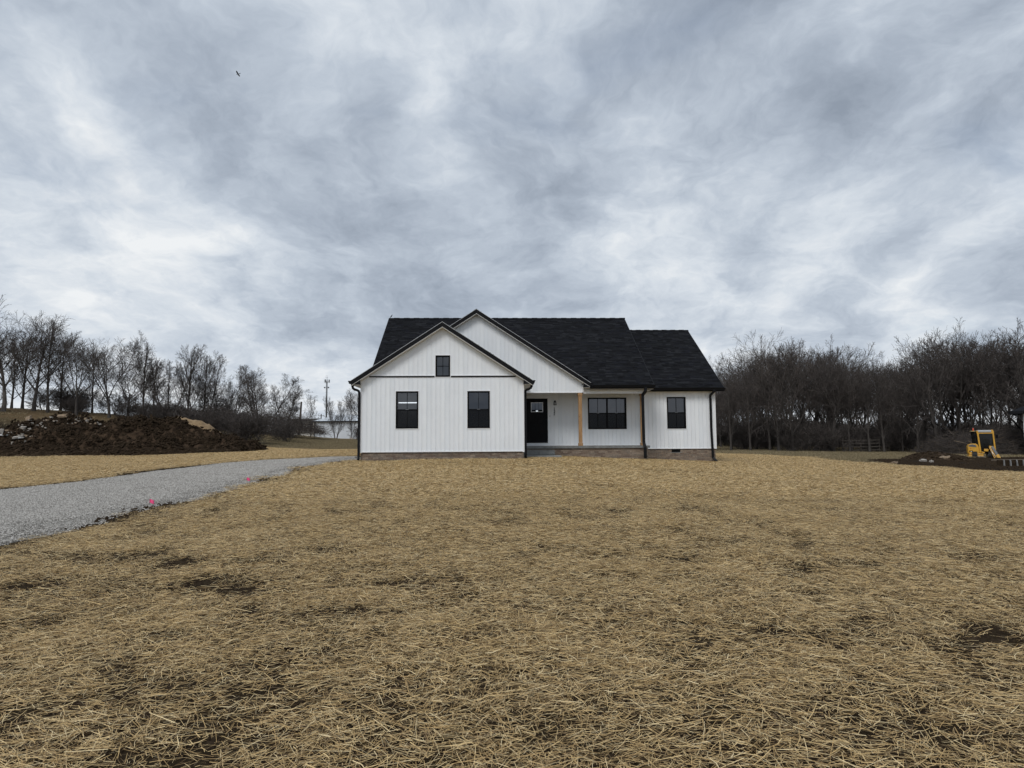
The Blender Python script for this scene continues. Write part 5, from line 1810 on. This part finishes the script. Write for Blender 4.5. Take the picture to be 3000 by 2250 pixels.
def scatter_gravel():
    def stones(name, n, rad, s0, s1, seed, mat):
        rs = random.Random(seed)
        b = MB()
        for i in range(n):
            a, q = rs.uniform(0, 6.28), math.sqrt(rs.random()) * rad
            c = Vector((q * math.cos(a), q * math.sin(a), 0)); s_ = rs.uniform(s0, s1)
            vs_ = [Vector((rs.uniform(.7, 1.2), 0, 0)), Vector((0, rs.uniform(.7, 1.2), 0)), Vector((-rs.uniform(.7, 1.2), 0, 0)), Vector((0, -rs.uniform(.7, 1.2), 0)), Vector((rs.uniform(-.3, .3), rs.uniform(-.3, .3), rs.uniform(.5, .9))), Vector((0, 0, -.6))]
            rz = Matrix.Rotation(rs.uniform(0, 6.28), 3, 'Z') @ Matrix.Rotation(rs.uniform(-.6, .6), 3, 'X')
            b.add([c + rz @ v * s_ for v in vs_], [(0, 1, 4), (1, 2, 4), (2, 3, 4), (3, 0, 4), (1, 0, 5), (2, 1, 5), (3, 2, 5), (0, 3, 5)], rs.randrange(3) if not mat else 0)
        me = b.mesh(name, mat or [M['stone_a'], M['stone_b'], M['stone_c']])
        return bpy.data.objects.new(name, me)
    material('stone_a', (.18, .168, .15), .9); material('stone_b', (.33, .312, .285), .9); material('stone_c', (.50, .475, .44), .9)
    cg = collection('gravel_pieces', [stones('gravel_patch', 260, .4, .006, .017, 31 + i, None) for i in range(4)])
    rng = np.random.default_rng(5)
    n = 9000
    x, y = rng.uniform(-24, -6, n), rng.uniform(4, 32, n)
    k = (drive_sd(x, y) > .12 * rng.random(n)) & frustum(x, y, 3)
    x, y = x[k], y[k]
    yaw = rng.uniform(0, 6.28, len(x))
    scatter('gravel', np.stack([x, y, drive_h(x, y) + .002], 1), slopes(x, y, yaw), rng.uniform(.8, 1.2, len(x)), rng.integers(0, 4, len(x)), cg, 'loose grey crushed stone on the drive', 'gravel')
    # clods of earth thrown up along the edges of drive and digging
    cc = collection('clod_pieces', [stones('clod_patch', 22, .30, .02, .075, 71 + i, M['clod']) for i in range(4)])
    P = []
    n = 26000
    x, y = rng.uniform(-26, -5.8, n), rng.uniform(5, 32, n)
    sd = drive_sd(x, y)
    k = (sd < .05) & (sd > -.32) & (rng.random(n) < .55 * np.clip(.4 + 2.2 * fbm(x * .8, y * .8, 33, 2), 0, 1)); P.append((x[k], y[k]))
    n = 5000
    x, y = rng.uniform(-45, -14, n), rng.uniform(37, 58, n)
    k = (poly_dist(x, y, STRAW) < 3) & ~in_poly(x, y, STRAW); P.append((x[k], y[k]))
    n = 6000
    x, y = rng.uniform(18, 45, n), rng.uniform(18, 56, n)
    k = in_poly(x, y, SOIL_R); P.append((x[k], y[k]))
    n = 3000
    x, y = rng.uniform(-7, 11, n), rng.uniform(26, 32, n)
    u, v = to_house(x, y)
    k = (u > 0) & (u < W) & (v > -.55) & (v < -.05); P.append((x[k], y[k]))
    n = 160000
    x, y = rng.uniform(-14, 19, n), rng.uniform(3, 30, n)
    k = np.zeros(n, bool)
    for bx, by, rx, ry_ in BARE:
        k |= (((x - bx) / rx) ** 2 + ((y - by) / ry_) ** 2 < .8) & (rng.random(n) < .12)
    xb, yb = x[k], y[k]
    n = 30000
    xc, yc = rng.uniform(-16, 16, n), rng.uniform(2.4, 17, n)
    kc = frustum(xc, yc, 1) & (drive_sd(xc, yc) < -.3) & (rng.random(n) < np.clip(1.4 - yc / 14, .15, 1))
    xb, yb = np.concatenate([xb, xc[kc]]), np.concatenate([yb, yc[kc]])
    hp = []
    for f, (xa, xz, ya, yz), cnt in ((mound_left, (-46, -16, 39, 50), 5200), (mound_right, (22, 44, 39, 48), 1800)):
        xh, yh = rng.uniform(xa, xz, cnt), rng.uniform(ya, yz, cnt)
        mh = f(xh, yh); kh = mh > .02
        hp.append((xh[kh], yh[kh], base_h(xh[kh], yh[kh]) + mh[kh]))
    xh, yh, zh_ = (np.concatenate([q[i] for q in hp]) for i in range(3))
    yw = rng.uniform(0, 6.28, len(xh))
    scatter('heap_clods', np.stack([xh, yh, zh_ - .02], 1), slopes(xh, yh, yw, surface), rng.uniform(.7, 2.0, len(xh)), rng.integers(0, 4, len(xh)), cc, 'lumps of dark earth on the dug heaps', 'clods')
    xx, yy = np.concatenate([p[0] for p in P]), np.concatenate([p[1] for p in P])
    sc = np.concatenate([rng.uniform(.5, 1.25, len(xx)), rng.uniform(.2, .62, len(xb))])
    xx, yy = np.concatenate([xx, xb]), np.concatenate([yy, yb])
    yaw = rng.uniform(0, 6.28, len(xx))
    scatter('earth_clods', np.stack([xx, yy, np.maximum(ground_h(xx, yy), base_h(xx, yy) - .06) - .01], 1), slopes(xx, yy, yaw), sc, rng.integers(0, 4, len(xx)), cc, 'dark earth clods along the drive edge and bare soil', 'clods')


scatter_gravel()


def scatter_grass():
    material('dry_grass', (.20, .165, .08), .9)
    m = M['dry_grass']
    t = NT(m.node_tree); out = t.n('ShaderNodeOutputMaterial'); b = t.n('ShaderNodeBsdfPrincipled'); t.t.links.new(b.outputs[0], out.inputs[0])
    a = t.n('ShaderNodeAttribute'); a.attribute_name = 'tone'
    t.put(b.inputs['Base Color'], t.ramp(a.outputs['Fac'], [(0, (.06, .056, .024)), (.35, (.15, .12, .06)), (.7, (.27, .21, .12)), (1, (.40, .33, .20))])); b.inputs['Roughness'].default_value = .8
    cg = collection('grass_pieces', [ribbon_patch('grass_tuft', 260, .7, .06, .20, .008, .016, .02, 3.0, 970 + i, 'dry_grass', upright=1.1) for i in range(4)])
    rng = np.random.default_rng(9)
    n = 60000
    x, y = rng.uniform(-60, 62, n), rng.uniform(36, 100, n)
    k = frustum(x, y, 3) & ~in_poly(x, y, STRAW) & ~in_poly(x, y, SOIL_R)
    u, v = to_house(x, y)
    k &= ~((u > -.3) & (u < 16.5) & (v > -1) & (v < 40))
    k &= np.maximum(np.maximum(mound_left(x, y), mound_right(x, y)), mound_tan(x, y)) < -.1
    k &= ~((x < -14) & (y < 52) & (rng.random(n) < .85))
    k &= ~((x < -22) & (y < 90) & (rng.random(n) < .93))
    k &= rng.random(n) < np.clip(.55 + 2.0 * fbm(x * .3, y * .3, 61, 3), .1, 1)
    x, y = x[k], y[k]
    yaw = rng.uniform(0, 6.28, len(x))
    scatter('grass', np.stack([x, y, ground_h(x, y)], 1), slopes(x, y, yaw), rng.uniform(.6, 1.3, len(x)), rng.integers(0, 4, len(x)), cg, 'short dry winter grass beyond the straw and under the trees', 'grass')
    print('grass', len(x))


scatter_grass()
